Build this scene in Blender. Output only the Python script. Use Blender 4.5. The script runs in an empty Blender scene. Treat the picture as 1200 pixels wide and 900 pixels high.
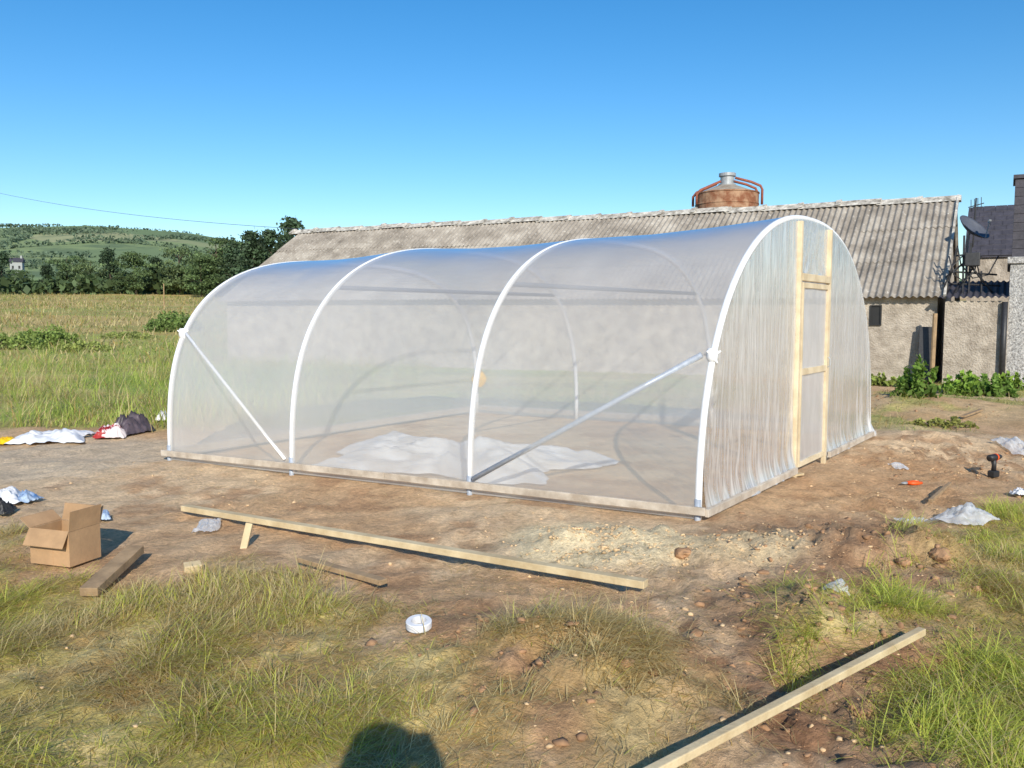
import bpy, bmesh, math, random
import numpy as np
from mathutils import Vector, Matrix
random.seed(4); RNG = np.random.default_rng(7)
sc = bpy.context.scene; COL = sc.collection
H = 1.5; F = 1000.0; P = math.atan(0.08); CP, SP = math.cos(P), math.sin(P)
PI = math.pi

# ---------------------------------------------------------------- maths helpers
def ray(x, y):
    u = (x-600)/F; v = (y-450)/F
    return Vector((u, CP - v*SP, -(SP + v*CP)))
def gp(x, y, z=0.0):
    r = ray(x, y); k = (z-H)/r.z
    return Vector((r.x*k, r.y*k, z))
def ad(x, y, Y):                      # the point on a sight line at ground distance Y
    r = ray(x, y); k = Y/r.y
    return Vector((r.x*k, Y, H + r.z*k))
def _h(ix, iy, s):
    n = (ix*374761393 + iy*668265263 + s*974634777) & 0xffffffff
    n = ((n ^ (n >> 13))*1274126177) & 0xffffffff
    return ((n ^ (n >> 16)) & 0xffff)/65535.0
def vn(x, y, s=0):
    x = np.asarray(x, float); y = np.asarray(y, float)
    ix = np.floor(x).astype(np.int64); iy = np.floor(y).astype(np.int64)
    fx = x-ix; fy = y-iy
    fx = fx*fx*(3-2*fx); fy = fy*fy*(3-2*fy)
    a = _h(ix, iy, s); b = _h(ix+1, iy, s); c = _h(ix, iy+1, s); d = _h(ix+1, iy+1, s)
    return (a*(1-fx)+b*fx)*(1-fy) + (c*(1-fx)+d*fx)*fy
def fbm(x, y, s=0, o=4):
    t = 0; a = .5; n = 0
    for k in range(o):
        t = t + a*vn(x, y, s+k*17); n += a; a *= .5; x = np.asarray(x)*2.03+3.1; y = np.asarray(y)*2.03+1.7
    return t/n
def sstep(a, b, x):
    t = np.clip((np.asarray(x, float)-a)/(b-a), 0, 1); return t*t*(3-2*t)
def polysd(x, y, poly):               # signed distance, + inside
    x = np.asarray(x, float); y = np.asarray(y, float)
    d = np.full(x.shape, 1e9); ins = np.zeros(x.shape, bool); n = len(poly)
    for i in range(n):
        ax, ay = poly[i]; bx, by = poly[(i+1) % n]
        ex, ey = bx-ax, by-ay
        t = np.clip(((x-ax)*ex+(y-ay)*ey)/(ex*ex+ey*ey+1e-12), 0, 1)
        d = np.minimum(d, np.hypot(x-ax-t*ex, y-ay-t*ey))
        c = ((ay > y) != (by > y)) & (x < (bx-ax)*(y-ay)/(by-ay+1e-12)+ax)
        ins ^= c
    return np.where(ins, d, -d)
def gpoly(pts): return [tuple(gp(*p)[:2]) for p in pts]
def srgb(r, g, b):
    f = lambda c: (c/255/12.92) if c/255 <= .04045 else ((c/255+.055)/1.055)**2.4
    return (f(r), f(g), f(b))

# ---------------------------------------------------------------- terrain
A2 = gp(818, 608).xy; B2 = gp(1017, 512).xy; C2 = gp(200, 538).xy
AB = B2-A2; AC = C2-A2; D2 = C2+AB
uab = AB.normalized(); uac = AC.normalized()
TUN = [tuple(A2), tuple(B2), tuple(D2), tuple(C2)]
GL = gpoly([(-400, 640), (0, 628), (50, 662), (130, 690), (215, 692), (265, 658), (340, 668), (400, 705), (450, 725), (480, 765), (560, 775), (600, 830), (620, 990), (-400, 990)])
GC = gpoly([(600, 748), (660, 732), (745, 740), (810, 772), (900, 800), (915, 850), (870, 990), (620, 990), (600, 830)])
GR = gpoly([(920, 735), (960, 700), (1040, 690), (1085, 700), (1110, 650), (1180, 600), (1550, 575), (1550, 990), (1075, 990), (1055, 870), (1090, 790), (1080, 750), (1010, 768), (940, 768)])
MO = [(gp(880, 660), .5, .11), (gp(800, 655), .3, .04), (gp(650, 785), .55, .13), (gp(705, 642), .48, .14), (gp(1060, 660), .45, .12), (gp(940, 640), .4, .09), (gp(960, 735), .4, .10), (gp(640, 600), .4, .03), (gp(520, 610), .5, .04), (gp(1120, 520), .8, .10), (gp(1060, 475), 1.2, .16), (gp(990, 830), .3, -.07), (gp(1100, 660), .25, .06)]
CH = [(gp(880, 665), .7, .8), (gp(650, 785), .7, 1.05), (gp(1010, 650), .9, 1.15), (gp(960, 735), .6, 1.25), (gp(1120, 540), 1.3, 1.05), (gp(990, 830), .6, 1.15), (gp(710, 650), .7, .6), (gp(1050, 590), .9, .95), (gp(820, 760), .6, 1.0), (gp(560, 640), .8, .5)]
def churn(x, y):                      # where the soil has been dug over
    c = 0
    for p, r, k in CH: c = np.maximum(c, k*np.exp(-((x-p.x)**2+(y-p.y)**2)/(r*r)))
    return c
def hz(x, y):
    x = np.asarray(x, float); y = np.asarray(y, float)
    d = np.hypot(x, y)
    sd = polysd(x, y, TUN)
    amp = 1 - .75*sstep(-.5, .1, sd)
    near = 1-sstep(25, 60, d)
    z = amp*near*(.10*(fbm(x*.5, y*.5, 3)-.5) + .07*(fbm(x*2.2, y*2.2, 9)-.5) + .04*(fbm(x*8, y*8, 21, 3)-.5))
    rough = np.maximum(.6*sstep(.50, .64, fbm(x*1.1, y*1.1, 77)), 1.3*churn(x, y))*amp*(1-sstep(12, 18, d))
    lump = 1-np.abs(2*fbm(x*6, y*6, 31, 3)-1)
    z = z + rough*(.085*(fbm(x*9, y*9, 35, 3)-.45)+.055*(lump-.75))
    for p, r, hh in MO:
        q = np.exp(-((x-p.x)**2+(y-p.y)**2)/(r*r))
        z = z + amp*hh*q*(.45+1.1*fbm(x*5, y*5, 5, 3))
    rise = np.clip(d-32, 0, 110)*.046
    z = z + rise + (1-near)*.5*(fbm(x*.06, y*.06, 8)-.5)
    return z - .01
def hz1(x, y): return float(hz(np.array([x]), np.array([y]))[0])
_KY = np.geomspace(1.8, 200, 5000)
def gpt(x, y, dz=0.0):                # first point where the sight line meets the real terrain
    r = ray(x, y); X_ = r.x/r.y*_KY; Z_ = H+r.z/r.y*_KY; g = hz(X_, _KY)
    i = int(np.argmax(Z_ < g)); return Vector((X_[i], _KY[i], g[i]+dz))
def gmask(x, y):
    n = fbm(x*1.6, y*1.6, 41)-.5; n2 = fbm(x*5, y*5, 43, 3)-.5
    w = .9*n+.5*n2
    gl = sstep(-.15, .2, polysd(x, y, GL)+w*.9)
    gc = sstep(-.05, .3, polysd(x, y, GC)+w*.9-.02)*.6
    gr = sstep(-.15, .2, polysd(x, y, GR)+w*.8)
    out = -polysd(x, y, TUN)
    fld = sstep(0, .8, (y-10.9)+1.2*n+.25*(x+7)*(x < -7)) * sstep(.25, .7, out+.4*n) * sstep(0, 1.5, -x+1.5 + (y-12)*1.2)
    rt = sstep(3.5, 5.5, x)*sstep(10.5, 13, y)
    fld = fld*(1-rt) + rt*sstep(.5, .62, fbm(x*.9, y*.9, 12))*.7
    return np.clip(np.maximum.reduce([gl, gc, gr, fld]), 0, 1), gl, gc, gr, fld

# ---------------------------------------------------------------- materials
def newmat(name):
    m = bpy.data.materials.new(name); m.use_nodes = True
    nt = m.node_tree; nt.nodes.clear(); return m, nt
def N(nt, t, **kw):
    n = nt.nodes.new(t)
    for k, v in kw.items(): setattr(n, k, v)
    return n
def pmat(name, base, rough=.8, var=.2, scale=6, bump=.15, bscale=None, stretch=(1, 1, 1), metal=0, c2=None, lo=.35, hi=.65, dist=.01, detail=6):
    m, nt = newmat(name); L = nt.links.new
    out = N(nt, 'ShaderNodeOutputMaterial'); b = N(nt, 'ShaderNodeBsdfPrincipled'); L(b.outputs[0], out.inputs[0])
    tc = N(nt, 'ShaderNodeTexCoord'); mp = N(nt, 'ShaderNodeMapping'); mp.inputs['Scale'].default_value = stretch
    L(tc.outputs['Object'], mp.inputs[0])
    nz = N(nt, 'ShaderNodeTexNoise'); nz.inputs['Scale'].default_value = scale; nz.inputs['Detail'].default_value = detail; nz.inputs['Roughness'].default_value = .65
    L(mp.outputs[0], nz.inputs['Vector'])
    cr = N(nt, 'ShaderNodeValToRGB'); L(nz.outputs['Fac'], cr.inputs[0])
    a = tuple(min(1, c*(1-var)) for c in base); z = c2 if c2 else tuple(min(1, c*(1+var)) for c in base)
    cr.color_ramp.elements[0].position = lo; cr.color_ramp.elements[0].color = (*a, 1)
    cr.color_ramp.elements[1].position = hi; cr.color_ramp.elements[1].color = (*z, 1)
    L(cr.outputs[0], b.inputs['Base Color']); b.inputs['Roughness'].default_value = rough; b.inputs['Metallic'].default_value = metal
    if bump:
        n2 = N(nt, 'ShaderNodeTexNoise'); n2.inputs['Scale'].default_value = bscale or scale*4; n2.inputs['Detail'].default_value = 5
        L(mp.outputs[0], n2.inputs['Vector'])
        bp = N(nt, 'ShaderNodeBump'); bp.inputs['Strength'].default_value = bump; bp.inputs['Distance'].default_value = dist
        L(n2.outputs['Fac'], bp.inputs['Height']); L(bp.outputs[0], b.inputs['Normal'])
    return m
def attrmat(name, transl=.35, rough=.6):
    m, nt = newmat(name); L = nt.links.new
    out = N(nt, 'ShaderNodeOutputMaterial')
    at = N(nt, 'ShaderNodeAttribute', attribute_name='Col')
    d = N(nt, 'ShaderNodeBsdfPrincipled'); d.inputs['Roughness'].default_value = rough; d.inputs['Specular IOR Level'].default_value = .25
    t = N(nt, 'ShaderNodeBsdfTranslucent'); mx = N(nt, 'ShaderNodeMixShader'); mx.inputs[0].default_value = transl
    L(at.outputs['Color'], d.inputs['Base Color']); L(at.outputs['Color'], t.inputs['Color'])
    L(d.outputs[0], mx.inputs[1]); L(t.outputs[0], mx.inputs[2]); L(mx.outputs[0], out.inputs[0])
    return m
def groundmat():
    m, nt = newmat('earth_and_turf'); L = nt.links.new
    out = N(nt, 'ShaderNodeOutputMaterial'); b = N(nt, 'ShaderNodeBsdfPrincipled'); L(b.outputs[0], out.inputs[0])
    b.inputs['Roughness'].default_value = .95; b.inputs['Specular IOR Level'].default_value = .15
    at = N(nt, 'ShaderNodeAttribute', attribute_name='Col')
    tc = N(nt, 'ShaderNodeTexCoord')
    n1 = N(nt, 'ShaderNodeTexNoise'); n1.inputs['Scale'].default_value = 3.5; n1.inputs['Detail'].default_value = 12; n1.inputs['Roughness'].default_value = .72
    n2 = N(nt, 'ShaderNodeTexNoise'); n2.inputs['Scale'].default_value = 30; n2.inputs['Detail'].default_value = 9; n2.inputs['Roughness'].default_value = .75
    L(tc.outputs['Object'], n1.inputs['Vector']); L(tc.outputs['Object'], n2.inputs['Vector'])
    m1 = N(nt, 'ShaderNodeMapRange'); m1.inputs['From Min'].default_value = .3; m1.inputs['From Max'].default_value = .7; m1.inputs['To Min'].default_value = .78; m1.inputs['To Max'].default_value = 1.26
    m2 = N(nt, 'ShaderNodeMapRange'); m2.inputs['From Min'].default_value = .3; m2.inputs['From Max'].default_value = .7; m2.inputs['To Min'].default_value = .66; m2.inputs['To Max'].default_value = 1.38
    L(n1.outputs['Fac'], m1.inputs[0]); L(n2.outputs['Fac'], m2.inputs[0])
    mu = N(nt, 'ShaderNodeMath', operation='MULTIPLY'); L(m1.outputs[0], mu.inputs[0]); L(m2.outputs[0], mu.inputs[1])
    vm = N(nt, 'ShaderNodeVectorMath', operation='SCALE'); L(at.outputs['Color'], vm.inputs[0]); L(mu.outputs[0], vm.inputs['Scale'])
    L(vm.outputs[0], b.inputs['Base Color'])
    ad_ = N(nt, 'ShaderNodeMath', operation='ADD'); L(n1.outputs['Fac'], ad_.inputs[0])
    sc_ = N(nt, 'ShaderNodeMath', operation='MULTIPLY'); sc_.inputs[1].default_value = .5; L(n2.outputs['Fac'], sc_.inputs[0]); L(sc_.outputs[0], ad_.inputs[1])
    bp = N(nt, 'ShaderNodeBump'); bp.inputs['Strength'].default_value = .85; bp.inputs['Distance'].default_value = .055
    L(ad_.outputs[0], bp.inputs['Height']); L(bp.outputs[0], b.inputs['Normal'])
    return m
def filmmat(name, haze=.40, edge=.45, streak=0.0, tint=(.88, .90, .92), gloss=.6, sscale=(60, 2, 1), rough=.35, trans=.4, bump=.35, band=(.42, .68), distort=.4, detail=5):
    m, nt = newmat(name); L = nt.links.new
    out = N(nt, 'ShaderNodeOutputMaterial')
    tr = N(nt, 'ShaderNodeBsdfTransparent'); tr.inputs[0].default_value = (.985, .985, .98, 1)
    df = N(nt, 'ShaderNodeBsdfDiffuse'); df.inputs[0].default_value = (*tint, 1)
    tl = N(nt, 'ShaderNodeBsdfTranslucent'); tl.inputs[0].default_value = (*tint, 1)
    dm = N(nt, 'ShaderNodeMixShader'); dm.inputs[0].default_value = trans; L(df.outputs[0], dm.inputs[1]); L(tl.outputs[0], dm.inputs[2])
    lw = N(nt, 'ShaderNodeLayerWeight'); lw.inputs[0].default_value = .5
    pw = N(nt, 'ShaderNodeMath', operation='POWER'); pw.inputs[1].default_value = 1.6; L(lw.outputs['Facing'], pw.inputs[0])
    mr = N(nt, 'ShaderNodeMath', operation='MULTIPLY_ADD'); mr.inputs[1].default_value = edge; mr.inputs[2].default_value = haze; L(pw.outputs[0], mr.inputs[0])
    uv = N(nt, 'ShaderNodeUVMap', uv_map='UVMap'); mp = N(nt, 'ShaderNodeMapping'); mp.inputs['Scale'].default_value = sscale; L(uv.outputs[0], mp.inputs[0])
    nz = N(nt, 'ShaderNodeTexNoise'); nz.inputs['Scale'].default_value = 1; nz.inputs['Detail'].default_value = detail; nz.inputs['Distortion'].default_value = distort; L(mp.outputs[0], nz.inputs['Vector'])
    ns = N(nt, 'ShaderNodeMapRange'); ns.inputs['From Min'].default_value = band[0]; ns.inputs['From Max'].default_value = band[1]; ns.inputs['To Min'].default_value = -streak*.4; ns.inputs['To Max'].default_value = streak; L(nz.outputs['Fac'], ns.inputs[0])
    sm = N(nt, 'ShaderNodeMath', operation='ADD', use_clamp=True); L(mr.outputs[0], sm.inputs[0]); L(ns.outputs[0], sm.inputs[1])
    mx = N(nt, 'ShaderNodeMixShader'); L(sm.outputs[0], mx.inputs[0]); L(tr.outputs[0], mx.inputs[1]); L(dm.outputs[0], mx.inputs[2])
    gl = N(nt, 'ShaderNodeBsdfGlossy'); gl.inputs['Roughness'].default_value = rough; gl.inputs[0].default_value = (1, 1, 1, 1)
    if bump:
        bp = N(nt, 'ShaderNodeBump'); bp.inputs['Strength'].default_value = bump; bp.inputs['Distance'].default_value = .02; L(nz.outputs['Fac'], bp.inputs['Height']); L(bp.outputs[0], gl.inputs['Normal'])
    p5 = N(nt, 'ShaderNodeMath', operation='POWER'); p5.inputs[1].default_value = 3.4; L(lw.outputs['Facing'], p5.inputs[0])
    fr = N(nt, 'ShaderNodeMath', operation='MULTIPLY_ADD'); fr.inputs[1].default_value = .93; fr.inputs[2].default_value = .07; L(p5.outputs[0], fr.inputs[0])
    fm = N(nt, 'ShaderNodeMath', operation='MULTIPLY', use_clamp=True); fm.inputs[1].default_value = gloss; L(fr.outputs[0], fm.inputs[0])
    m2 = N(nt, 'ShaderNodeMixShader'); L(fm.outputs[0], m2.inputs[0]); L(mx.outputs[0], m2.inputs[1]); L(gl.outputs[0], m2.inputs[2])
    L(m2.outputs[0], out.inputs[0]); return m
def roofmat():
    m, nt = newmat('weathered_fibre_cement'); L = nt.links.new
    out = N(nt, 'ShaderNodeOutputMaterial'); b = N(nt, 'ShaderNodeBsdfPrincipled'); L(b.outputs[0], out.inputs[0]); b.inputs['Roughness'].default_value = .92
    tc = N(nt, 'ShaderNodeTexCoord')
    n1 = N(nt, 'ShaderNodeTexNoise'); n1.inputs['Scale'].default_value = 1.3; n1.inputs['Detail'].default_value = 9; n1.inputs['Roughness'].default_value = .7
    n2 = N(nt, 'ShaderNodeTexNoise'); n2.inputs['Scale'].default_value = 9; n2.inputs['Detail'].default_value = 8; n2.inputs['Roughness'].default_value = .75
    for n in (n1, n2): L(tc.outputs['Object'], n.inputs['Vector'])
    c1 = N(nt, 'ShaderNodeValToRGB'); e = c1.color_ramp.elements
    e[0].position = .32; e[0].color = (*srgb(116, 108, 98), 1); e[1].position = .7; e[1].color = (*srgb(186, 178, 165), 1)
    k = e.new(.5); k.color = (*srgb(152, 143, 131), 1); L(n1.outputs['Fac'], c1.inputs[0])
    c2 = N(nt, 'ShaderNodeValToRGB'); c2.color_ramp.elements[0].position = .57; c2.color_ramp.elements[1].position = .70; L(n2.outputs['Fac'], c2.inputs[0])
    mx = N(nt, 'ShaderNodeMixRGB'); mx.inputs[2].default_value = (*srgb(216, 211, 200), 1); L(c2.outputs[0], mx.inputs[0]); L(c1.outputs[0], mx.inputs[1])
    c3 = N(nt, 'ShaderNodeValToRGB'); c3.color_ramp.elements[0].position = .27; c3.color_ramp.elements[0].color = (.45, .43, .41, 1); c3.color_ramp.elements[1].position = .41; L(n2.outputs['Fac'], c3.inputs[0])
    mu = N(nt, 'ShaderNodeMixRGB', blend_type='MULTIPLY'); mu.inputs[0].default_value = 1; L(mx.outputs[0], mu.inputs[1]); L(c3.outputs[0], mu.inputs[2])
    L(mu.outputs[0], b.inputs['Base Color'])
    bp = N(nt, 'ShaderNodeBump'); bp.inputs['Strength'].default_value = .2; bp.inputs['Distance'].default_value = .01; L(n2.outputs['Fac'], bp.inputs['Height']); L(bp.outputs[0], b.inputs['Normal'])
    return m
def hillmat():
    m, nt = newmat('hazy_hill_pasture'); L = nt.links.new
    out = N(nt, 'ShaderNodeOutputMaterial'); b = N(nt, 'ShaderNodeBsdfDiffuse'); L(b.outputs[0], out.inputs[0])
    tc = N(nt, 'ShaderNodeTexCoord'); nzd = N(nt, 'ShaderNodeTexNoise'); nzd.inputs['Scale'].default_value = .01; nzd.inputs['Detail'].default_value = 4
    mp = N(nt, 'ShaderNodeMapping'); mp.inputs['Scale'].default_value = (.016, .012, .0); L(tc.outputs['Object'], mp.inputs[0]); L(tc.outputs['Object'], nzd.inputs['Vector'])
    ma = N(nt, 'ShaderNodeMixRGB', blend_type='ADD'); ma.inputs[0].default_value = .5; L(mp.outputs[0], ma.inputs[1]); L(nzd.outputs['Color'], ma.inputs[2])
    vo = N(nt, 'ShaderNodeTexVoronoi'); vo.inputs['Scale'].default_value = 1; L(ma.outputs[0], vo.inputs['Vector'])
    sep = N(nt, 'ShaderNodeSeparateColor'); L(vo.outputs['Color'], sep.inputs[0])
    cr = N(nt, 'ShaderNodeValToRGB'); e = cr.color_ramp.elements
    e[0].color = (*srgb(112, 132, 100), 1); e[1].color = (*srgb(162, 164, 126), 1); k = e.new(.35); k.color = (*srgb(138, 152, 110), 1); k = e.new(.65); k.color = (*srgb(122, 144, 102), 1); L(sep.outputs[0], cr.inputs[0])  # greens greyed a little to hold distance haze in the colour
    nf = N(nt, 'ShaderNodeTexNoise'); nf.inputs['Scale'].default_value = .03; nf.inputs['Detail'].default_value = 9; nf.inputs['Roughness'].default_value = .7; L(tc.outputs['Object'], nf.inputs['Vector'])
    cf = N(nt, 'ShaderNodeValToRGB'); cf.color_ramp.elements[0].position = .5; cf.color_ramp.elements[1].position = .6; L(nf.outputs['Fac'], cf.inputs[0])
    ms = N(nt, 'ShaderNodeMath', operation='MULTIPLY'); ms.inputs[1].default_value = .7; L(cf.outputs[0], ms.inputs[0])
    mx = N(nt, 'ShaderNodeMixRGB'); mx.inputs[2].default_value = (*srgb(92, 110, 90), 1); L(ms.outputs[0], mx.inputs[0]); L(cr.outputs[0], mx.inputs[1])
    L(mx.outputs[0], b.inputs[0]); return m

M = {}
M['ground'] = groundmat(); M['hill'] = hillmat(); M['roof'] = roofmat()
M['grass'] = attrmat('grass_blades', .48); M['leaf'] = attrmat('foliage', .3)
M['film'] = filmmat('polythene_film', .35, .42, .08, sscale=(5, 3, 1), gloss=1.15, trans=.4, rough=.3, bump=0, tint=(.90, .89, .87))
M['backfilm'] = filmmat('far_polythene_film', .38, .4, .04, sscale=(5, 3, 1), gloss=.3, rough=.6, bump=0, tint=(.89, .885, .875))
M['endfilm'] = filmmat('wrinkled_polythene_film', .40, .3, .36, gloss=1.3, sscale=(24, 2.0, 1), rough=.2, trans=.3, bump=.4, band=(.42, .70), distort=2.2, tint=(.91, .91, .905), detail=8)
M['doorfilm'] = filmmat('taut_polythene_film', .44, .3, .10, sscale=(6, 4, 1), rough=.35, bump=0, tint=(.9, .89, .88))
M['heap'] = filmmat('loose_polythene', .68, .2, .3, sscale=(7, 7, 1), gloss=.5, trans=.25)
M['hoop'] = pmat('white_taped_tube', (.84, .85, .86), .45, .05, 8, .05)
M['galv'] = pmat('galvanised_tube', srgb(166, 174, 186), .45, .12, 20, .03, metal=.1)
M['darktube'] = pmat('grey_crop_bar_tube', srgb(96, 102, 114), .5, .12, 20, .03)
M['wood'] = pmat('pale_treated_timber', srgb(200, 176, 134), .75, .16, 5, .25, 60, (1, 1, 1), c2=srgb(218, 199, 160))
M['doorwood'] = pmat('new_planed_timber', srgb(210, 190, 154), .7, .14, 5, .15, 60, (1, 1, 1), c2=srgb(224, 208, 176))
M['oldwood'] = pmat('dusty_weathered_timber', srgb(158, 132, 100), .85, .25, 8, .3, 50)
M['rail'] = pmat('dusty_grey_timber', srgb(180, 165, 147), .8, .18, 6, .2, 60, c2=srgb(204, 193, 177))
M['render'] = pmat('pebbledash_wall', srgb(162, 150, 135), .95, .24, 3.2, .8, 26, c2=srgb(192, 181, 166), dist=.04, detail=9)
M['white'] = pmat('white_roughcast', srgb(150, 148, 146), .95, .45, 26, 1.0, 60, c2=srgb(214, 212, 208), dist=.03)
M['slate'] = pmat('dark_slate', srgb(66, 64, 72), .7, .25, 5, .4, 20)
M['dark'] = pmat('painted_opening_dark', (.012, .012, .012), .6, .2, 5, 0)  # near black puts the shade inside openings into the colour
M['blackmetal'] = pmat('dark_metal', (.03, .03, .033), .5, .3, 20, .05)
M['dish'] = pmat('grey_dish_paint', srgb(84, 88, 98), .5, .12, 10, .03)
M['rust'] = pmat('rusty_steel', srgb(154, 98, 66), .85, .28, 3, .2, c2=srgb(174, 138, 108), lo=.4, hi=.6)
M['palerust'] = pmat('faded_rusty_steel', srgb(168, 148, 124), .85, .25, 4, .2, c2=srgb(178, 170, 156))
M['rustpipe'] = pmat('rusty_red_pipe', srgb(146, 84, 64), .75, .25, 9, .1)
M['steel'] = pmat('dull_steel', srgb(160, 164, 166), .5, .15, 8, .05, metal=.2)
M['card'] = pmat('brown_cardboard', srgb(174, 140, 104), .85, .16, 5, .2, 40)
M['plastic'] = pmat('white_plastic', srgb(222, 223, 226), .4, .06, 8, .1)
M['farwall'] = pmat('distant_limewash', srgb(160, 164, 162), .9, .06, 8, 0)
M['clear'] = filmmat('grey_clear_plastic', .6, .3, .2, sscale=(8, 8, 1), gloss=.5)
M['redwhite'] = pmat('red_and_white_plastic', srgb(196, 60, 56), .4, .3, 6, .1, c2=srgb(228, 216, 214), lo=.47, hi=.50)
M['blueplastic'] = pmat('blue_plastic', srgb(70, 120, 180), .4, .2, 9, .1, c2=srgb(190, 205, 220))
M['yellow'] = pmat('yellow_plastic', srgb(240, 190, 20), .5, .1, 9, .05)
M['orange'] = pmat('orange_plastic', srgb(235, 90, 25), .45, .1, 9, .05)
M['black'] = pmat('black_plastic', (.02, .02, .022), .5, .2, 9, .05)
M['darkbag'] = pmat('dark_grey_plastic', srgb(62, 56, 62), .45, .3, 6, .1, c2=srgb(104, 92, 100))
M['stone'] = pmat('soil_clods', srgb(206, 176, 136), .95, .3, 9, .5, 40)
M['darkstone'] = pmat('damp_soil_clods', srgb(160, 124, 92), .95, .3, 9, .5, 40)
M['bark'] = pmat('bark', (.09, .07, .05), .9, .3, 8, .4, 30)
M['cloth'] = pmat('dark_clothing', (.03, .035, .06), .9, .2, 20, .1)
M['cable'] = pmat('dark_cable', (.08, .10, .13), .6, .1, 5, 0)

# ---------------------------------------------------------------- object helpers
ORG = {}
def tag(o, label=None, cat=None, group=None, kind=None):
    if label: o['label'] = label
    if cat: o['category'] = cat
    if group: o['group'] = group
    if kind: o['kind'] = kind
    return o
def thing(name, label, cat, loc=(0, 0, 0), rz=0, group=None, local=False):
    o = bpy.data.objects.new(name, None); COL.objects.link(o); o.empty_display_size = .2
    o.location = loc; o.rotation_euler = (0, 0, rz); tag(o, label, cat, group)
    ORG[o.name] = Vector((0, 0, 0)) if local else Vector(loc)
    return o
class MB:
    def __init__(s): s.v = []; s.f = []; s.uv = None
    def add(s, vs, fs):
        k = len(s.v); s.v += [Vector(v) for v in vs]; s.f += [tuple(i+k for i in f) for f in fs]; return s
    def obox(s, o, ex, ey, ez):
        o, ex, ey, ez = (Vector(q) for q in (o, ex, ey, ez))
        vs = [o, o+ex, o+ex+ey, o+ey, o+ez, o+ex+ez, o+ex+ey+ez, o+ey+ez]
        return s.add(vs, [(3, 2, 1, 0), (4, 5, 6, 7), (0, 1, 5, 4), (1, 2, 6, 5), (2, 3, 7, 6), (3, 0, 4, 7)])
    def box(s, c, sz, M_=None):
        sz = Vector(sz); vs = [Vector((x*sz.x/2, y*sz.y/2, z*sz.z/2)) for z in (-1, 1) for x, y in ((-1, -1), (1, -1), (1, 1), (-1, 1))]
        if M_ is not None: vs = [M_ @ v for v in vs]
        c = Vector(c)
        return s.add([v+c for v in vs], [(3, 2, 1, 0), (4, 5, 6, 7), (0, 1, 5, 4), (1, 2, 6, 5), (2, 3, 7, 6), (3, 0, 4, 7)])
    def bar(s, a, b, w, t, up=(0, 0, 1)):
        a, b, up = Vector(a), Vector(b), Vector(up); d = (b-a).normalized(); sx = d.cross(up).normalized(); uz = sx.cross(d)
        return s.add(
            [a-sx*w/2-uz*t/2, b-sx*w/2-uz*t/2, b+sx*w/2-uz*t/2, a+sx*w/2-uz*t/2, a-sx*w/2+uz*t/2, b-sx*w/2+uz*t/2, b+sx*w/2+uz*t/2, a+sx*w/2+uz*t/2],
            [(0, 1, 2, 3), (7, 6, 5, 4), (4, 5, 1, 0), (5, 6, 2, 1), (6, 7, 3, 2), (7, 4, 0, 3)])
    def tube(s, pts, r, seg=8, cap=True):
        pts = [Vector(p) for p in pts]; n = len(pts); rs = r if isinstance(r, (list, tuple)) else [r]*n
        k = len(s.v); pn = None
        for i, p in enumerate(pts):
            d = (pts[min(i+1, n-1)]-pts[max(i-1, 0)]).normalized()
            if pn is None:
                ref = Vector((0, 0, 1)) if abs(d.z) < .9 else Vector((1, 0, 0)); pn = d.cross(ref).normalized()
            pn = (pn-d*pn.dot(d)).normalized(); q = d.cross(pn)
            for j in range(seg):
                a = 2*PI*j/seg; s.v.append(p+pn*math.cos(a)*rs[i]+q*math.sin(a)*rs[i])
        for i in range(n-1):
            for j in range(seg):
                j2 = (j+1) % seg; s.f.append((k+i*seg+j, k+i*seg+j2, k+(i+1)*seg+j2, k+(i+1)*seg+j))
        if cap: s.f.append(tuple(k+j for j in reversed(range(seg)))); s.f.append(tuple(k+(n-1)*seg+j for j in range(seg)))
        return s
    def lathe(s, c, prof, seg=24, M_=None):
        k = len(s.v); c = Vector(c)
        for r, z in prof:
            for j in range(seg):
                a = 2*PI*j/seg; v = Vector((r*math.cos(a), r*math.sin(a), z)); s.v.append((M_ @ v if M_ is not None else v)+c)
        for i in range(len(prof)-1):
            for j in range(seg):
                j2 = (j+1) % seg; s.f.append((k+i*seg+j, k+i*seg+j2, k+(i+1)*seg+j2, k+(i+1)*seg+j))
        return s
    def grid(s, fn, nu, nv):          # fn(U, V arrays) -> x, y, z arrays ; keeps uv
        k = len(s.v)
        if s.uv is None: s.uv = {}
        U, V_ = np.meshgrid(np.linspace(0, 1, nu+1), np.linspace(0, 1, nv+1), indexing='ij'); U = U.ravel(); V_ = V_.ravel()
        x, y, z = fn(U, V_); x = x+0*U; y = y+0*U; z = z+0*U
        for i in range(len(U)):
            s.uv[len(s.v)] = (U[i], V_[i]); s.v.append(Vector((x[i], y[i], z[i])))
        for i in range(nu):
            for j in range(nv):
                a = k+i*(nv+1)+j; s.f.append((a, a+nv+1, a+nv+2, a+1))
        return s
    def build(s, name, mat, parent=None, org=None, smooth=False, bevel=0):
        o3 = Vector(org) if org is not None else (ORG[parent.name] if parent else Vector((0, 0, 0)))
        me = bpy.data.meshes.new(name); me.from_pydata([tuple(v-o3) for v in s.v], [], s.f)
        if s.uv:
            lay = me.uv_layers.new(name='UVMap')
            for lp in me.loops: lay.data[lp.index].uv = s.uv.get(lp.vertex_index, (0, 0))
        if mat: me.materials.append(M[mat] if isinstance(mat, str) else mat)
        if smooth: me.polygons.foreach_set('use_smooth', [True]*len(me.polygons))
        me.update()
        o = bpy.data.objects.new(name, me); COL.objects.link(o)
        if parent: o.parent = parent; ORG[o.name] = o3
        else: o.location = o3; ORG[o.name] = o3
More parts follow.
